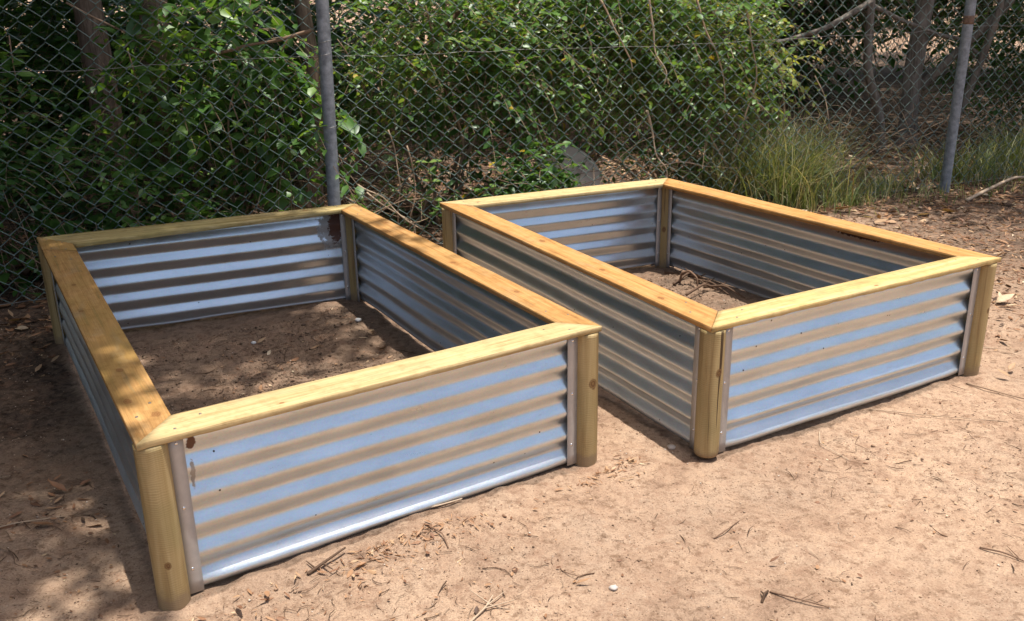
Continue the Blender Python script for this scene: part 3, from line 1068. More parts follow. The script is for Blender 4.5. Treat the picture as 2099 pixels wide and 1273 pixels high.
shrub('leafy_shrub', 'dark shrub far back at the top left corner behind the fence', 'shrub', (-4.6, 9.0),
      [(-4.6, 8.8, .9), (-3.7, 9.0, 1.0), (-5.3, 8.6, 1.2)], [(.8, .4, .8), (.7, .4, .7), (.6, .4, .8)], 1300, .11, (.0, .5), M_LEAF_L, 25, GS, width=1.3)
# distant thicket
for q, (x, y, z, rx, rz, nn) in enumerate([(-6.5, 9.5, 2.4, 2.2, 2.6, 2600), (-2.6, 11, 1.0, 1.9, 1.4, 1300), (.6, 12.5, 1.1, 1.7, 1.3, 1200),  # first thicket made tall to hide sky from the left panels' reflections
                                           (5.0, 29, 2.6, 3.6, 2.3, 900), (11.5, 27, 2.4, 3.6, 2.6, 900), (9.0, 14.0, 1.5, 2.2, 1.7, 1100), (-1.5, 30, 2.6, 4, 2.6, 700), (17, 30, 2.6, 4, 2.6, 700), (3.6, 13.0, 1.55, 1.3, .62, 1200), (6.6, 15.5, 1.70, 1.6, .70, 1200), (2.9, 12.6, .6, .8, .75, 900)]):
    lb = ['far thicket beyond the trunks at the left', 'far thicket behind the leaning trunks', 'far bush behind the middle shrubs',
          'distant bush across the sunny clearing behind the grey trunk', 'distant bush across the clearing at the right edge',
          'dark bush beyond the right fence post', 'distant tree belt behind the middle shrubs', 'distant tree belt past the right edge',
          'dark leafy bush above the sunny gap left of the sapling', 'leafy bush above the sunny gap behind the grey trunk', 'low black shaded bush left of the sunny gap'][q]
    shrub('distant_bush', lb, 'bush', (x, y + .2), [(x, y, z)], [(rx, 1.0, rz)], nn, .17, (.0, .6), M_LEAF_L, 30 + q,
          'bushes far behind the fence', stems=3, per=7, length=.8, twigr=.004, tpl=LEAF4, tf=LEAF4F)

# trees: trunks in view, crowns above the frame shade the left side
GT = 'trees growing behind the fence'


def canopy(acc, cs, Rs, n, leaf, seed, per=8):
    sprays(acc, None, cs, Rs, n, leaf, (.1, .8), per=per, length=.75, droop=.35, seed=seed, tpl=LEAF4, tf=LEAF4F, shell=.1)


def tree(name, label, trunks, crown, mat, seed, n=900, leaf=.15, lmat=None):
    b = trunks[0][0][0]
    root = empty(name, (b[0], b[1], 0))
    tag(root, label, 'tree', GT)
    for q, (pts, r0, r1) in enumerate(trunks):
        pts = np.array(pts, float)
        t = np.linspace(0, len(pts) - 1, 40)
        P = np.stack([np.interp(t, np.arange(len(pts)), pts[:, a]) for a in range(3)], -1)
        for _ in range(4):
            P[1:-1] = (P[:-2] + P[2:] + 2 * P[1:-1]) / 4
        rr = np.linspace(r0, r1, 40)
        rr[:4] *= np.array([1.45, 1.25, 1.12, 1.05]) if pts[0][2] < .05 else 1
        k = 16
        S = Acc()
        S.tube(P, rr, k)
        V = S.V[0].reshape(40, k, 3)
        th = np.arange(k)
        bmp = .10 * vn(th[None] * 1.3 + 0 * t[:, None], t[:, None] * .8, seed + q) + .05 * vn(th[None] * 3.1, t[:, None] * 2, seed)
        V = P[:, None] + (V - P[:, None]) * (1 + bmp)[..., None]
        S.V[0] = V.reshape(-1, 3)
        S.build('trunk' if q == 0 or pts[0][2] < .05 else 'branch', mat, root, smooth=True)
    if crown:
        A = Acc()
        cs, Rs = crown
        canopy(A, cs, Rs, n, leaf, seed)
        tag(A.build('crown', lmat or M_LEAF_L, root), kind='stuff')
    return root


tree('tree', 'leaning dark barked tree behind the fence at the left, foremost trunk', [
    ([(-2.30, 6.25, -.05), (-2.33, 6.3, .6), (-2.20, 6.2, 1.3), (-2.0, 6.0, 2.4), (-1.7, 5.6, 4.6), (-1.5, 5.2, 7.4)], .10, .05),
    ([(-2.05, 6.05, 2.4), (-1.5, 5.2, 4.6), (-.8, 4.0, 7.4)], .06, .02),
    ([(-2.15, 6.15, 2.0), (-2.8, 5.0, 4.4), (-2.6, 3.6, 7.2)], .06, .02)],
    ([(-.45, 4.4, 7.8), (-1.5, 3.6, 8.0), (-1.8, 4.7, 7.6), (-2.4, 5.6, 7.6), (-.75, 2.9, 7.8), (-2.2, 2.2, 7.6), (-3.2, 4.0, 7.2), (-.1, 3.9, 8.2), (-1.05, 2.0, 7.7), (-3.6, .6, 7.2), (-4.6, 2.4, 7.0), (-1.35, 3.0, 7.8)],
     [(.6, .6, .4), (1.0, .9, .5), (1.2, .9, .6), (.9, .8, .5), (.55, .7, .4), (1.2, 1.1, .6), (1.4, 1.4, .6), (.3, .45, .25), (.65, .9, .4), (1.0, 1.0, .6), (1.2, 1.3, .6), (.75, .9, .4)]), M_BARK_D, 61, n=3100, leaf=.20)  # outermost left lobes added out of view to darken reflections
tree('tree', 'thick straight dark trunk left of the leaning trunk behind the fence', [
    ([(-2.75, 6.7, -.05), (-2.78, 6.7, .8), (-2.80, 6.7, 1.6), (-2.9, 6.7, 3), (-3.2, 6.6, 5.6)], .11, .06),
    ([(-2.85, 6.7, 2.4), (-4.2, 6.0, 3.8), (-5.0, 5.0, 5.2)], .05, .02)],
    ([(-3.6, 6.6, 5.6), (-4.8, 5.2, 4.6), (-5.4, 3.4, 3.6), (-2.6, 8.2, 5.4), (-5.5, 1.6, 3.6), (-5.2, 4.2, 1.8), (-3.4, 7.2, 3.3), (-1.9, 7.9, 3.4), (-5.0, 6.6, 2.4), (-5.6, 1.0, 1.4)],
     [(1.5, 1.3, .8), (1.2, 1.3, 1.0), (1.0, 1.4, 1.4), (1.4, 1.2, .8), (.9, 1.4, 1.3), (.9, 1.3, 1.4), (1.2, .8, 1.3), (1.0, .7, 1.3), (1.0, .9, 1.6), (.9, 1.5, 1.2)]), M_BARK_D, 62, n=7500, leaf=.23)  # unseen low lobes at the left added to darken the panels' reflections
tree('tree', 'grey barked tree with forked branches between the grass clump and right post', [
    ([(3.78, 9.1, -.05), (3.76, 9.1, .7), (3.80, 9.1, 1.4), (3.9, 9.2, 2.6), (4.2, 9.4, 5.0)], .085, .06),
    ([(3.84, 9.08, .55), (4.05, 8.95, .85), (4.45, 8.85, 1.3), (4.9, 8.9, 2.4)], .045, .025),
    ([(3.77, 9.05, 1.05), (4.05, 8.9, 1.0), (4.3, 8.8, .8)], .022, .010),
    ([(3.95, 9.2, 2.8), (4.9, 9.8, 4.2), (5.6, 10.6, 5.2)], .05, .02)],
    ([(4.6, 9.6, 5.3), (3.6, 10.6, 5.0), (6.0, 8.6, 5.2), (5.2, 11.8, 5.0), (7.5, 10, 4.8)],
     [(1.5, 1.3, .8), (1.5, 1.3, .8), (1.5, 1.1, .8), (1.8, 1.6, .8), (1.6, 1.6, 1.0)]), M_BARK_G, 63, n=3000, leaf=.17)
tree('tree', 'slim grey sapling left of the grey forked tree, bent near its base', [
    ([(3.42, 8.75, -.05), (3.36, 8.75, .35), (3.20, 8.75, .75), (3.18, 8.75, 1.2), (3.16, 8.8, 2.2), (3.0, 9.2, 4.2)], .042, .028),
    ([(3.18, 8.75, 1.33), (2.75, 8.6, 1.12), (2.35, 8.5, 1.02), (1.9, 8.4, .97)], .028, .011),
    ([(3.18, 8.75, 1.30), (3.5, 8.8, 1.16), (3.95, 8.8, 1.0)], .022, .010)],
    ([(2.9, 9.8, 4.6), (1.6, 10.6, 4.6)], [(1.1, 1.0, .6), (1.3, 1.0, .6)]), M_BARK_G, 64, n=600, leaf=.15)
tree('tree', 'farthest shaded tree at the back of the litter covered clearing', [
    ([(8.6, 18.0, -.05), (8.6, 18, 1.5), (8.3, 18, 3), (7.5, 17.6, 5)], .12, .07)],
    ([(5.0, 17.6, 5.2), (7.6, 18.2, 5.2), (2.6, 17.0, 5.0), (10.5, 17, 5.0), (9, 14.6, 5.0), (4.4, 19.4, 5.2)], [(1.9, 1.8, .8), (2, 1.8, .8), (1.8, 1.8, .8), (2, 2, .8), (1.8, 1.6, .8), (2.4, 1.2, .8)]), M_BARK_D, 69, n=3000, leaf=.2)  # tree added for the shade its crown casts on the far ground
tree('tree', 'slender pale trunk close beside the right fence post', [
    ([(4.02, 8.9, -.05), (4.18, 8.8, .6), (4.28, 8.7, 1.2), (4.35, 8.7, 2.2), (4.6, 8.8, 4.2)], .035, .02)],
    ([(4.8, 8.9, 4.6), (3.9, 6.75, 4.8), (3.3, 7.6, 4.9), (4.9, 7.2, 4.8)], [(.9, .9, .5), (.9, .35, .25), (.9, .5, .3), (.7, .35, .25)]), M_BARK_G, 65, n=750, leaf=.15)
tree('tree', 'dark thin trunks in the shade beyond the clearing, left of the sapling', [
    ([(2.6, 11.5, -.05), (2.5, 11.5, 1.0), (2.6, 11.6, 2.4), (2.7, 11.8, 4.4)], .05, .03),
    ([(3.2, 12.2, -.05), (3.0, 12.2, 1.0), (2.9, 12.2, 2.2), (2.6, 12.4, 4.4)], .045, .03)],
    ([(2.6, 12.6, 4.8), (4.6, 14.2, 5.0), (1.0, 12.4, 4.8), (7.0, 13.6, 5.0)], [(1.6, 1.5, .8), (1.8, 1.5, .8), (1.5, 1.3, .8), (2.2, 1.8, .8)]), M_BARK_D, 66, n=2400, leaf=.19)
tree('tree', 'dark tree standing behind the bright middle shrubs', [
    ([(-.3, 9.4, -.05), (-.25, 9.4, 1.2), (-.1, 9.3, 2.6), (.1, 9.4, 4.6)], .09, .06)],
    ([(-.2, 9.6, 4.9), (-1.2, 8.6, 5.0), (.9, 10.2, 4.8), (-2.0, 10.2, 5.0)], [(1.1, 1.0, .7), (1.0, .9, .6), (1.1, 1.0, .6), (1.4, 1.2, .7)]), M_BARK_D, 67, n=1200, leaf=.16)
tree('tree', 'reddish thin trunk beside the left fence post behind the mesh', [
    ([(-1.45, 6.9, -.05), (-1.35, 6.9, .8), (-1.42, 6.9, 1.6), (-1.5, 7.0, 3), (-1.4, 7.2, 4.5)], .06, .035)],
    ([(-1.4, 7.4, 4.9)], [(1.0, .9, .5)]), M_BARK_D, 68, n=350, leaf=.15)


# dead sticks and vines behind the fence
def stick(name, label, pts, r0, r1, tint=.5, cat='branch', group=None, k=6, jit=.012, mat=None, seed=0):
    pts = np.array(pts, float)
    n = max(12, 6 * len(pts))
    t = np.linspace(0, len(pts) - 1, n)
    P = np.stack([np.interp(t, np.arange(len(pts)), pts[:, a]) for a in range(3)], -1)
    for _ in range(3):
        P[1:-1] = (P[:-2] + P[2:] + 2 * P[1:-1]) / 4
    J = np.stack([vn(t * 1.7, seed + .1, 1), vn(t * 1.7, seed + 5.1, 2), vn(t * 1.7, seed + 9.1, 3)], -1)
    P = P + J * jit
    rr = np.linspace(r0, r1, n) * (1 + .18 * vn(t * 3.3, seed, 5))
    A = Acc()
    A.tube(P, rr, k, tint)
    o = A.build(name, mat or M_TWIG, None, smooth=True)
    tag(o, label, cat, group)
    return o


GV = 'bare vines and sticks behind the fence'
stick('fallen_branch', 'long grey branch slanting down to the ground left of the left fence post', [(-2.2, 6.0, .55), (-1.75, 5.8, .25), (-1.35, 5.62, .02)], .022, .012, .25, group=GV, seed=1)
stick('fallen_branch', 'short dark stick propped beside the foot of the left fence post', [(-1.75, 6.1, .75), (-1.6, 6.0, .5), (-1.32, 5.75, .12)], .016, .010, .2, group=GV, seed=2)
stick('bare_vine', 'thin bare vine hanging across the trunks at top left', [(-2.5, 5.7, 1.5), (-2.1, 5.7, 1.28), (-1.7, 5.7, 1.22), (-1.3, 5.75, 1.05)], .007, .004, .5, 'vine', GV, seed=3)
stick('fallen_branch', 'pale branch slanting up toward the left fence post from the left', [(-1.62, 5.6, 1.22), (-1.35, 5.55, 1.27), (-1.08, 5.53, 1.33)], .009, .012, .5, group=GV, seed=4)
stick('fallen_branch', 'dark branch leaning up behind the shrub right of the left fence post', [(-.75, 6.6, .95), (-.45, 6.7, 1.25), (-.1, 6.8, 1.6)], .02, .014, .12, group=GV, seed=5)
vine_pts = [([(.9, 6.5, 1.45), (1.0, 6.5, 1.1), (1.05, 6.5, .9)], .95), ([(1.25, 6.6, 1.45), (1.4, 6.6, 1.1), (1.45, 6.6, .75)], .8),
            ([(.6, 6.3, 1.45), (.72, 6.35, 1.2), (.8, 6.4, 1.0)], .8), ([(.95, 6.55, .7), (1.02, 6.5, .45), (1.08, 6.5, .25)], .85),
            ([(1.35, 6.7, .62), (1.52, 6.7, .35), (1.66, 6.7, .06)], .7), ([(1.62, 6.75, 1.4), (1.7, 6.75, .9), (1.6, 6.7, .35)], .8),
            ([(-.75, 6.0, .7), (-.72, 6.0, .35), (-.73, 6.0, .02)], .75), ([(-.62, 5.95, .62), (-.6, 5.95, .3), (-.63, 5.95, .0)], .7),
            ([(-.95, 5.85, .42), (-.72, 5.9, .2), (-.45, 5.95, -.02)], .85), ([(-.9, 5.9, .35), (-.65, 5.95, .12), (-.55, 6.0, -.02)], .9),
            ([(.1, 6.3, .5), (.13, 6.3, .25), (.1, 6.3, .02)], .7), ([(1.9, 7.0, 1.0), (2.0, 7.0, .6), (1.85, 6.95, .1)], .7),
            ([(1.0, 6.6, .36), (1.3, 6.6, .33), (1.6, 6.65, .3)], .9), ([(2.15, 8.0, .95), (2.3, 8.0, .5), (2.25, 7.9, .1)], .7),
            ([(2.6, 8.4, .75), (2.75, 8.3, .45), (2.7, 8.2, .1)], .75)]
vl = ['pale vine stem hanging over the brightest shrub', 'pale stem arching down through the yellow flecked shrub', 'short pale twig at the top of the bright shrub',
      'crooked pale stem above the leaning concrete disc', 'slanting pale stick right of the concrete disc', 'upright stem at the right side of the shrubs',
      'upright reddish stem right of the left fence post', 'second upright stem just right of the reddish one', 'long pale stick slanting down behind the left bed',
      'crossing stick over the slanting one behind the left bed', 'short dry stem left of the low bush', 'bent stem at the left side of the grass clump',
      'level dry twig above the back corner of the right bed', 'dry stem behind the big grass clump', 'bare stem between grass clump and sapling']
for q, (p, t) in enumerate(vine_pts):
    stick('dry_stem', vl[q], p, .0075 if q < 6 else .006, .004, t, 'stem', GV, seed=10 + q, jit=.03)

# tangle of thin dead twigs (uncountable)
A = Acc()
r = np.random.default_rng(9)
for q in range(1300):
    z_ = r.random()
    if q < 480:
        x = r.uniform(-1.2, 2.2)
        y = fence_xy(x) + r.uniform(.05, 1.3)
    elif q < 1120:
        x = r.uniform(2.0, 4.6)
        y = fence_xy(x) + r.uniform(.5, 2.6)
    else:
        x = r.uniform(-3.2, -1.0)
        y = fence_xy(x) + r.uniform(.05, 1.0)
    z = r.uniform(.0, .42) ** 1.2
    L = r.uniform(.15, .6)
    d = norm(np.array([r.normal(), r.normal() * .6, r.normal() * .55]))
    P = curve((x, y, z), np.array([x, y, z]) + d * L, 6, bow=(0, 0, r.normal() * .04), jit=.03, seed=q * .37)
    P[:, 2] = np.maximum(P[:, 2], 0)
    A.tube(P, np.linspace(.0028, .0012, 6) * r.uniform(.7, 1.4), 3, r.uniform(.1, .9), caps=False)
tag(A.build('dead_twig_tangle', M_TWIG), 'tangle of thin dead twigs along the foot of the fence', 'twigs', kind='stuff')

# leafy sprigs that stand out (each leaf its own part)
r = np.random.default_rng(21)


def sprig(name, label, base, top, n, size, mat, tint, seed):
    root = empty(name, (base[0], base[1], base[2]))
    tag(root, label, 'plant')
    S = Acc()
    P = curve(base, top, 10, jit=.02, seed=seed)
    S.tube(P, np.linspace(.004, .002, 10), 6, .5)
    S.build('stem', M_TWIG, root, smooth=True)
    rr = np.random.default_rng(seed)
    for q in range(n):
        k = min(9, 3 + int(q / n * 7))
        a = q * 2.4
        d = norm(np.array([math.cos(a), math.sin(a), .35 - .5 * rr.random()]))
        L = Acc()
        leaves(L, P[k][None], d[None], norm(np.array([[rr.normal() * .3, -.3 + rr.normal() * .3, 1.0]])), np.array([size * rr.uniform(.7, 1.15)]),
               np.array([rr.uniform(*tint)]), width=1.3)
        L.build('leaf', mat, root)


sprig('young_plant', 'bright young plant with star of leaves above the gap between the beds', (-.42, 5.95, .0), (-.48, 5.85, .52), 14, .085, M_LEAF_Y, (.3, 1), 1)
sprig('young_plant', 'second bright sprig right of the star leaved plant behind the fence', (-.15, 6.0, .0), (-.08, 5.95, .50), 11, .07, M_LEAF_Y, (.2, .9), 2)
sprig('young_plant', 'small bright seedling low behind the fence right of the left post', (-.38, 5.95, .0), (-.36, 5.9, .22), 10, .07, M_LEAF_Y, (.2, .8), 3)
sprig('hanging_sprig', 'sunlit hanging sprig of broad leaves left of the left fence post', (-1.55, 5.45, .95), (-1.48, 5.4, .72), 11, .105, M_LEAF_Y, (.1, .8), 4)
sprig('hanging_sprig', 'pale sprig of broad leaves hanging in front of the leaning trunk', (-2.05, 5.35, 1.25), (-1.98, 5.3, .98), 12, .11, M_LEAF_Y, (.0, .5), 5)
sprig('young_plant', 'leafy sprig growing up beside the low broad leaved bush', (.12, 6.15, .0), (.1, 6.1, .30), 12, .095, M_LEAF_M, (.3, .8), 6)
sprig('hanging_sprig', 'cluster of broad leaves hanging at the far left of the fence', (-2.55, 5.1, 1.35), (-2.5, 5.05, 1.1), 12, .10, M_LEAF_L, (.4, 1), 7)


# ------------------------------------------------------------------ grass
def grass(name, label, spots, n, h, seed, tint=(.1, 1), kind=None, spread=.16, group='grass clumps along the fence line', w=.0032):
    rr = np.random.default_rng(seed)
    spots = np.array(spots)
    idx = rr.integers(0, len(spots), n)
    c = spots[idx]
    bx = c[:, 0] + rr.normal(size=n) * spread * c[:, 2]
    by = c[:, 1] + rr.normal(size=n) * spread * .7 * c[:, 2]
    hh = h * c[:, 2] * rr.uniform(.35, 1.1, n)
    a = rr.uniform(0, 2 * np.pi, n)
    lean = rr.uniform(.15, 1.0, n)
    t = np.linspace(0, 1, 6)
    px = bx[:, None] + np.cos(a)[:, None] * (lean * hh)[:, None] * t ** 1.8
    py = by[:, None] + np.sin(a)[:, None] * (lean * hh)[:, None] * t ** 1.8
    pz = hh[:, None] * (t - .42 * lean[:, None] ** 1.5 * t ** 2.6)
    pz = np.maximum(pz, .004 + .01 * t)
    sx, sy = -np.sin(a + rr.normal(size=n) * .8), np.cos(a + rr.normal(size=n) * .8)
    wd = w * rr.uniform(.6, 1.5, n)[:, None] * (1 - t ** 2 * .9)
    Lf = np.stack([px - sx[:, None] * wd, py - sy[:, None] * wd, pz], -1)
    Rt = np.stack([px + sx[:, None] * wd, py + sy[:, None] * wd, pz], -1)
    V = np.stack([Lf, Rt], 2).reshape(-1, 3)
    b = (np.arange(n) * 12)[:, None]
    i_ = np.arange(5)[None] * 2
    F = np.stack([b + i_, b + i_ + 1, b + i_ + 3, b + i_ + 2], -1).reshape(-1, 4)
    A = Acc()
    A.add(V, [F], np.repeat(rr.uniform(*tint, n), 12))
    o = A.build(name, M_GRASS)
    tag(o, label, None if kind else 'grass clump', None if kind else group, kind)
    if kind:
        o['category'] = 'grass'
    return o


grass('grass_clump', 'big arching grass clump at the fence behind the right bed', [(1.85, 6.95, 1.0), (2.1, 7.0, .9), (1.6, 6.8, .8), (1.9, 6.7, .8)], 2900, .76, 1, (.0, 1.0), w=.0026, spread=.22)
grass('grass_clump', 'low grass left of the foot of the right fence post', [(2.65, 7.0, .7), (2.9, 7.2, .6), (2.45, 6.75, .5)], 420, .32, 2, (.2, 1), w=.0026)
grass('grass_clump', 'grass tuft right behind the foot of the right fence post', [(3.6, 7.5, .9), (3.95, 7.75, .9), (3.45, 7.6, .7)], 520, .46, 3, (.1, .95), w=.0032)
grass('grass_clump', 'grass clump at the right edge of the photo behind the mesh', [(4.4, 7.9, 1.0), (4.8, 8.0, 1.0), (4.3, 8.2, .8)], 650, .50, 4, (.1, .95), w=.0032)
grass('low_grass', 'sparse low dry grass among the leaf litter by the fence', [(x, fence_xy(x) + d, .5) for x in np.linspace(1.2, 4.6, 16) for d in (-.15, .1, .4)], 1500, .22, 5, (.35, 1), kind='stuff', spread=.35, w=.0022)

# ------------------------------------------------------------------ concrete disc
A = Acc()
k = 48
V = []
for (rr_, y_) in ((.0, -.02), (.262, -.02), (.27, -.013), (.27, .013), (.262, .02), (.0, .02)):
    for t in range(k):
        a = t / k * 2 * math.pi
        q = rr_ * (1 + .006 * float(vn(math.cos(a) * 3, math.sin(a) * 3, 8)))
        V.append((q * math.cos(a), y_, q * math.sin(a)))
F = [(rw * k + t, rw * k + (t + 1) % k, (rw + 1) * k + (t + 1) % k, (rw + 1) * k + t) for rw in range(5) for t in range(k)]
A.add(np.array(V), [np.array(F)])
disc = A.build('concrete_disc', M_CONC, None, Matrix.Translation((.40, 6.62, .215)) @ Matrix.Rotation(.35, 4, 'Z') @ Matrix.Rotation(-.45, 4, 'X'))
tag(disc, 'grey concrete disc leaning in the leaves just behind the right bed', 'concrete slab')

# ------------------------------------------------------------------ litter (uncountable)
r = np.random.default_rng(31)


def okpos(x, y):
    """keep litter off the walls of the beds"""
    ok = np.ones(len(x), bool)
    for b in BEDS.values():
        a1 = inquad(x, y, b['o'], .05)
        a2 = inquad(x, y, b['i'], -.03)
        ok &= ~(a1 & ~a2)
    return ok


def scatter(n, x0, x1, y0, y1, dens):
    x = r.uniform(x0, x1, n)
    y = y0 + (y1 - y0) * r.random(n) ** 1.25
    k = (r.random(n) < dens(x, y)) & okpos(x, y) & (np.abs(x) < .62 * y + .4)
    return x[k], y[k]


def patchy(x, y):
    return np.clip(.5 + 1.1 * fbm(x * 1.7, y * 1.7, 13, 3), .06, 1)


# small twigs and needles
x, y = scatter(60000, -3.4, 4.6, 1.9, 8, lambda x, y: patchy(x, y) * (.38 + .62 * np.clip(humus_shade(x, y) * 1.6, 0, 1)))
n = len(x)
L = r.gamma(1.7, .011, n) + .007
a = r.uniform(0, np.pi * 2, n)
k3 = 3
t = np.linspace(-.5, .5, 4)
bend = r.normal(size=n) * .25
px = x[:, None] + L[:, None] * (np.cos(a)[:, None] * t + -np.sin(a)[:, None] * bend[:, None] * (t ** 2 * 2 - .25))
py = y[:, None] + L[:, None] * (np.sin(a)[:, None] * t + np.cos(a)[:, None] * bend[:, None] * (t ** 2 * 2 - .25))
rad = np.clip(L * .03, .0005, .0019) * r.uniform(.6, 1.3, n)
pz = gz(px, py) + rad[:, None] * .8 + .002 + np.abs(r.normal(size=(n, 1))) * .002 + .12 * L[:, None] * r.normal(size=(n, 1)) * t
P = np.stack([px, py, pz], -1)
T = norm(np.gradient(P, axis=1))
S_ = norm(np.cross(T, np.array([0, 0, 1.0])))
B_ = np.cross(T, S_)
th = np.arange(3) / 3 * 2 * np.pi
tp = np.array([1, 1, .8, .4])[None, :, None, None]
V = P[:, :, None] + (rad[:, None, None, None] * tp) * (S_[:, :, None] * np.cos(th)[None, None, :, None] + B_[:, :, None] * np.sin(th)[None, None, :, None])
base = (np.arange(n) * 12)[:, None, None]
i_ = np.arange(3)[None, :, None] * 3
j_ = np.arange(3)[None, None]
F = np.stack([base + i_ + j_, base + i_ + (j_ + 1) % 3, base + i_ + 3 + (j_ + 1) % 3, base + i_ + 3 + j_], -1).reshape(-1, 4)
A = Acc()
A.add(V.reshape(-1, 3), [F], np.repeat(np.clip(r.normal(.3, .25, n), 0, 1), 12))
tag(A.build('twig_litter', M_TWIG), 'fine twigs and needles strewn over the sand', 'twigs', kind='stuff')

# flakes of leaf and bark
CURL = np.array([[0, 0, 0], [.30, -.20, .10], [.30, .20, .10], [.30, 0, .02], [.68, -.16, .12], [.68, .16, .12], [.68, 0, .05], [1, 0, .16]])


def flakes(name, label, cnt, x0, x1, y0, y1, dens, size, mu, sd, wid=(.7, 1.5)):
    x, y = scatter(cnt, x0, x1, y0, y1, dens)
    n = len(x)
    a = r.uniform(0, 2 * np.pi, n)
    dr = np.stack([np.cos(a), np.sin(a), r.normal(size=n) * .18], -1)
    nm = norm(np.stack([r.normal(size=n) * .35, r.normal(size=n) * .35, np.ones(n) * r.choice([1, -1], n)], -1))
    s = r.gamma(3.0, size / 3, n) + size * .25
    z = gz(x, y) + .004 + s * .06
    A = Acc()
    leaves(A, np.stack([x, y, z], -1), dr, nm, s, np.clip(r.normal(mu, sd, n), 0, 1), CURL, LEAF8F, r.uniform(*wid, n))
    tag(A.build(name, M_DEAD), label, 'leaf litter', kind='stuff')


flakes('leaf_flakes', 'crumbs of dead leaf and bark on the open sand', 15000, -3.2, 4.4, 1.9, 7.5, lambda x, y: patchy(x, y) ** 1.7, .009, .42, .25, (.6, 1.6))
flakes('leaf_litter', 'thick brown leaf litter at the foot of the fence', 15000, -3.6, 5.6, 4.4, 10.5,
       lambda x, y: np.clip((y - (5.857 + .3876 * x) + .75) / .6, 0, 1), .055, .48, .28, (.5, 1.2))
flakes('bark_litter', 'dry leaves and bark strips right of the right bed', 19000, 1.6, 5.0, 3.9, 8.0, lambda x, y: np.clip((x - 1.7) * .8, 0, 1) * np.clip((y - 3.9) / .8, 0, 1), .026, .36, .24, (.3, .9))
flakes('shaded_litter', 'brown dead leaves in the shade left of the left bed', 5200, -3.6, -.95, 2.6, 5.4, lambda x, y: np.clip((-x - .9 - .3 * (y - 2.2)) * 1.2, 0, 1) * patchy(x, y), .024, .30, .22, (.4, 1.1))
flakes('bed_litter', 'dead leaves on the soil inside the beds', 2600, -2.2, 2.0, 2.2, 5.5, lambda x, y: (inquad(x, y, BEDS['L']['i'], -.05) * .45 + inquad(x, y, BEDS['R']['i'], -.05) * 1.0) * patchy(x, y), .026, .5, .25, (.3, 1.0))

_a, _b = np.array(BEDS['L']['o'][0]), np.array(BEDS['L']['o'][1])
_d = norm(_b - _a)
flakes('front_litter', 'orange leaf scraps gathered along the front panel of the left bed', 13000, -.95, .45, 1.95, 3.0,
       lambda x, y: np.exp(-(((x - _a[0]) * _d[1] - (y - _a[1]) * _d[0] - .05) / .10) ** 2) * .8 * (((x - _a[0]) * _d[1] - (y - _a[1]) * _d[0]) > 0) * patchy(x * 2, y * 2) ** 1.5,
       .016, .58, .16, (.25, .8))

# clods inside the beds
def clods(name, label, key, n, tint):
    Q4 = np.array(BEDS[key]['i'])
    x = r.uniform(Q4[:, 0].min(), Q4[:, 0].max(), n)
    y = r.uniform(Q4[:, 1].min(), Q4[:, 1].max(), n)
    k = inquad(x, y, Q4, -.06) & (r.random(n) < np.clip(.5 + .5 * fbm(x * 3.1, y * 3.1, 33, 3), .15, 1))
    x, y = x[k], y[k]
    n = len(x)
    s = r.gamma(1.4, .0013, n) + .0013
    V = OC[None] * s[:, None, None] * r.uniform(.55, 1.35, (n, 6, 1)) * np.array([1, 1, .75])
    a = r.uniform(0, 2 * np.pi, n)
    ca, sa = np.cos(a)[:, None], np.sin(a)[:, None]
    V = np.stack([V[..., 0] * ca - V[..., 1] * sa, V[..., 0] * sa + V[..., 1] * ca, V[..., 2]], -1)
    V += np.stack([x, y, gz(x, y) + s * .3], -1)[:, None]
    A = Acc()
    A.add(V.reshape(-1, 3), [(OF[None] + (np.arange(n) * 6)[:, None, None]).reshape(-1, 3)], np.repeat(np.clip(r.normal(tint, .22, n), 0, 1), 6))
    tag(A.build(name, M_CLOD), label, 'soil', kind='stuff')


OC = np.array([[1, 0, 0], [-1, 0, 0], [0, 1, 0], [0, -1, 0], [0, 0, 1], [0, 0, -1]], float)
OF = np.array([[0, 2, 4], [2, 1, 4], [1, 3, 4], [3, 0, 4], [2, 0, 5], [1, 2, 5], [3, 1, 5], [0, 3, 5]])
M_CLOD = mat_leaf('soil_clod', [(0, (.05, .035, .025)), (.4, (.13, .088, .06)), (.8, (.26, .175, .12)), (1, (.36, .25, .17))], 0, .95, .05)
clods('soil_clods', 'crumbly dark soil clods inside the left bed', 'L', 38000, .68)
clods('mulch_clods', 'lumpy red brown soil clods inside the right bed', 'R', 34000, .72)

# soil crumbs
x, y = scatter(34000, -3.0, 4.2, 1.9, 6.5, lambda x, y: np.clip(.25 + patchy(x + 7, y), 0, 1))
n = len(x)
s = r.gamma(1.5, .0008, n) + .0010
OC = np.array([[1, 0, 0], [-1, 0, 0], [0, 1, 0], [0, -1, 0], [0, 0, 1], [0, 0, -1]], float)
OF = np.array([[0, 2, 4], [2, 1, 4], [1, 3, 4], [3, 0, 4], [2, 0, 5], [1, 2, 5], [3, 1, 5], [0, 3, 5]])
V = OC[None] * s[:, None, None] * r.uniform(.6, 1.3, (n, 6, 1)) * np.array([1, 1, .7])
a = r.uniform(0, 2 * np.pi, n)
ca, sa = np.cos(a)[:, None], np.sin(a)[:, None]
V = np.stack([V[..., 0] * ca - V[..., 1] * sa, V[..., 0] * sa + V[..., 1] * ca, V[..., 2]], -1)
V += np.stack([x, y, gz(x, y) + s * .35], -1)[:, None]
A = Acc()
A.add(V.reshape(-1, 3), [(OF[None] + (np.arange(n) * 6)[:, None, None]).reshape(-1, 3)], np.repeat(np.clip(r.normal(.5, .3, n), 0, 1), 6))
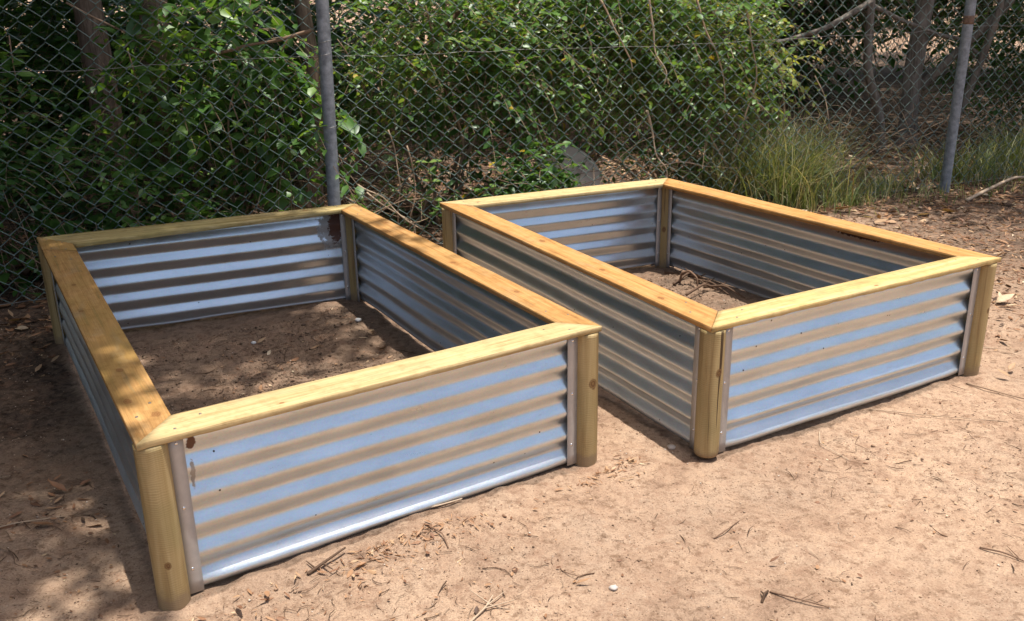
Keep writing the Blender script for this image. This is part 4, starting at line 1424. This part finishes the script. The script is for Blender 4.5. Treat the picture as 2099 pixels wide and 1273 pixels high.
M_CRUMB = mat_leaf('soil_crumb', [(0, (.10, .06, .04)), (.3, (.30, .19, .12)), (.8, (.45, .31, .21)), (1, (.62, .52, .42))], 0, .9, .1)
tag(A.build('soil_crumbs', M_CRUMB), 'small crumbs and grit on the sandy ground', 'grit', kind='stuff')


# ------------------------------------------------------------------ individual bits on the ground
def gp(x, y, dz=0):
    return (x, y, float(gz(x, y)) + dz)


def twig(name, label, pts, r0, r1, tint, seed=0, cat='twig', forks=(), group='twigs lying on the sand'):
    P = [(*p[:2], float(gz(p[0], p[1])) + p[2]) for p in pts]
    P = np.array(P)
    n = 8 * len(P)
    t = np.linspace(0, len(P) - 1, n)
    Q_ = np.stack([np.interp(t, np.arange(len(P)), P[:, a]) for a in range(3)], -1)
    for _ in range(4):
        Q_[1:-1] = (Q_[:-2] + Q_[2:] + 2 * Q_[1:-1]) / 4
    A = Acc()
    A.tube(Q_, np.linspace(r0, r1, n), 6, tint)
    for (k0, dx, dy, dz) in forks:
        b = Q_[int(k0 * (n - 1))]
        e_ = b + np.array([dx, dy, dz])
        A.tube(curve(b, e_, 7, jit=.006, seed=seed + dx * 10), np.linspace(r1 * 1.1, r1 * .5, 7), 5, tint)
    tag(A.build(name, M_TWIG, smooth=True), label, cat, group)


def deadleaf(label, x, y, size, ang, tint, lift=.01, wid=1.0, name='dead_leaf', group='dead leaves on the sand', tilt=.2):
    A = Acc()
    d = np.array([[math.cos(ang), math.sin(ang), tilt]])
    leaves(A, np.array([gp(x, y, lift)]), d, np.array([[.2, -.3, 1.0]]), np.array([size]), np.array([tint]), CURL, LEAF8F, wid)
    o = A.build(name, M_DEAD, smooth=False)
    s_ = o.modifiers.new('thickness', 'SOLIDIFY')
    s_.thickness = .0008
    tag(o, label, 'leaf', group)


twig('bark_strip', 'dark split strip of bark lying in front of the left bed', [(-.595, 2.325, .004), (-.555, 2.36, .014), (-.50, 2.42, .02)], .0055, .003, .05, 1, 'bark', forks=((.3, -.03, .03, .004), (.5, .035, -.03, .0)))
twig('forked_twig', 'pale forked twig at the bottom centre of the sand', [(-.13, 2.10, .004), (-.085, 2.16, .01), (-.065, 2.21, .012)], .0032, .0022, .85, 2, forks=((.6, .05, .055, .004), (.7, -.05, .045, .01), (.5, .085, .03, .004)))
twig('dark_twig', 'short dark hooked twig standing up in the bright sand', [(.665, 2.185, .0), (.675, 2.20, .02), (.695, 2.235, .006)], .0042, .003, .0, 3, forks=((.5, .0, .03, -.012),))
twig('curved_twig', 'long thin twig right of the dark hooked twig', [(.70, 2.235, .003), (.76, 2.19, .012), (.84, 2.155, .003)], .0028, .0014, .3, 4, forks=((.6, .05, .03, .0), (.75, .03, -.02, .003)))
twig('straw', 'pale curved stem lying in front of the right bed', [(1.135, 3.20, .003), (1.105, 3.10, .012), (1.165, 2.97, .003)], .0016, .0012, 1.0, 5, 'stem')
twig('root_strand', 'long thin root running out from the front right corner of the right bed', [(1.86, 3.60, .004), (2.0, 3.42, .012), (2.25, 3.28, .004), (2.6, 3.22, .004)], .0030, .0018, .6, 6, 'root')
twig('straw', 'long straight straw in front of the right bed panel', [(1.38, 3.37, .004), (1.6, 3.30, .008), (1.85, 3.24, .004)], .0018, .0012, .75, 7, 'stem')
twig('forked_twig', 'crossed brown twigs at the right edge of the sand', [(1.36, 2.41, .004), (1.41, 2.37, .01), (1.47, 2.32, .004)], .0028, .0018, .3, 8, forks=((.8, -.01, .06, .006),))
twig('straw', 'yellow straw in the shade at the left edge', [(-1.66, 2.56, .004), (-1.56, 2.61, .012), (-1.44, 2.66, .005)], .0020, .0014, .9, 9, 'stem')
twig('dark_twig', 'slim brown twig in front of the middle of the left bed panel', [(-.28, 2.56, .004), (-.22, 2.50, .014), (-.20, 2.44, .004)], .0026, .002, .35, 10)
twig('curved_twig', 'pale stick touching the bottom of the left bed panel', [(-.34, 2.63, .004), (-.24, 2.66, .012), (-.17, 2.70, .012)], .0030, .0022, .85, 11)
twig('curved_twig', 'red brown twig in the middle of the sand', [(.60, 2.50, .003), (.64, 2.53, .012), (.70, 2.60, .004)], .0022, .0012, .3, 12)
twig('fallen_branch', 'bare pale branch on the litter right of the right fence post', [(3.30, 6.78, .02), (3.55, 6.95, .07), (3.85, 7.2, .10), (4.3, 7.42, .03)], .014, .009, .85, 13, 'branch')
twig('root_arch', 'brown arched root sticking up inside the right bed', [(.90, 4.88, .0), (.905, 4.86, .06), (.94, 4.83, .075), (.975, 4.80, .055), (.98, 4.79, .0)], .0065, .0055, .3, 14, 'root')
for q, (x_, y_, a_, t_) in enumerate([(.93, 5.05, -.9, .05), (.98, 4.98, -.7, .0), (1.02, 4.88, -1.1, .1), (1.05, 4.78, -.8, .03), (1.10, 4.70, -.5, .08), (1.00, 4.72, .4, .15), (.96, 4.92, .5, .1)]):
    twig('dark_twig', ['dark stick at the back end of the stick pile in the right bed', 'dark stick lying along the stick pile in the right bed',
                       'longest dark stick in the middle of the stick pile in the right bed', 'dark stick near the front of the pile in the right bed',
                       'dark stick at the front end of the pile in the right bed', 'stick crossing the front of the pile in the right bed',
                       'stick crossing the middle of the pile beside the arched root'][q],
         [(x_ - .11 * math.cos(a_), y_ - .11 * math.sin(a_), .012 + .01 * (q % 3)), (x_, y_, .03 + .012 * (q % 3)), (x_ + .11 * math.cos(a_), y_ + .11 * math.sin(a_), .012)],
         .0075, .004, t_, 20 + q, 'stick', forks=((.4, .04, .03, .01), (.6, -.03, .04, .015)), group='dark sticks piled in the right bed')
deadleaf('curled red brown leaf on the bright sand', .73, 2.36, .038, .3, .32, .014, .55, tilt=.35)
deadleaf('orange leaf at the bottom edge of the sand', .165, 2.27, .045, .1, .62, .006, .5)
deadleaf('narrow orange leaf in front of the left bed panel', -.30, 2.49, .042, 1.1, .62, .008, .45)
deadleaf('small tan leaf inside the left bed near its back panel', -1.20, 4.20, .05, .8, .8, .01, .9)
for q, (x_, y_, a_) in enumerate([(2.44, 4.56, .2), (2.49, 4.60, 1.4), (2.46, 4.50, -.8), (2.08, 3.70, .7), (2.13, 3.66, -.5), (2.05, 3.62, 2.4), (2.17, 3.71, 1.2), (-2.07, 3.98, .4), (-2.09, 3.87, 1.3), (-2.05, 3.83, -.6)]):
    nm_ = ['large pale leaf right of the right bed, beside its post', 'pale curled leaf behind the large pale one', 'pale leaf in front of the large pale one',
           'tan leaf of the clump right of the front right post', 'rightmost tan leaf of the clump by the front right post', 'nearest tan leaf of the clump by the front right post',
           'farthest tan leaf of the clump by the front right post', 'upright pale leaf in the shade by the back left post', 'pale leaf below the upright one in the left shade',
           'nearest of the pale leaves in the left shade'][q]
    deadleaf(nm_, x_, y_, (.11 if q == 0 else .06) if q < 7 else .05, a_, .92 if q < 3 else .72, .014, 1.0, tilt=.5 if q == 7 else .25)


def stone(label, x, y, s, mat, cat='stone'):
    A = Acc()
    k = 8
    rr = np.random.default_rng(int(abs(x * 1000)))
    V = []
    for i_ in range(1, 5):
        ph = i_ / 5 * math.pi
        for t in range(k):
            q = s * (1 + .25 * rr.normal() * .6)
            V.append((q * math.sin(ph) * math.cos(t / k * 6.283), q * .8 * math.sin(ph) * math.sin(t / k * 6.283), q * .6 * math.cos(ph)))
    V += [(0, 0, s * .6), (0, 0, -s * .6)]
    F4 = [(i_ * k + t, i_ * k + (t + 1) % k, (i_ + 1) * k + (t + 1) % k, (i_ + 1) * k + t) for i_ in range(3) for t in range(k)]
    F3 = [(t, 4 * k, (t + 1) % k) for t in range(k)] + [(3 * k + t, 3 * k + (t + 1) % k, 4 * k + 1) for t in range(k)]
    A.add(np.array(V), [np.array(F4), np.array(F3)])
    tag(A.build('stone', mat, None, Matrix.Translation(gp(x, y, s * .3))), label, cat, 'small stones on the ground')


stone('small white stone in the left bed near its back right post', -.76, 4.44, .017, M_WHITE)
stone('pale stone in the left bed near the middle of its back panel', -1.22, 4.21, .013, M_WHITE)
stone('grey pebble at the bottom edge of the sand', .27, 2.26, .013, M_PEB)
stone('dark stone between the beds beside the front left post of the right bed', .56, 3.06, .016, M_CONC)
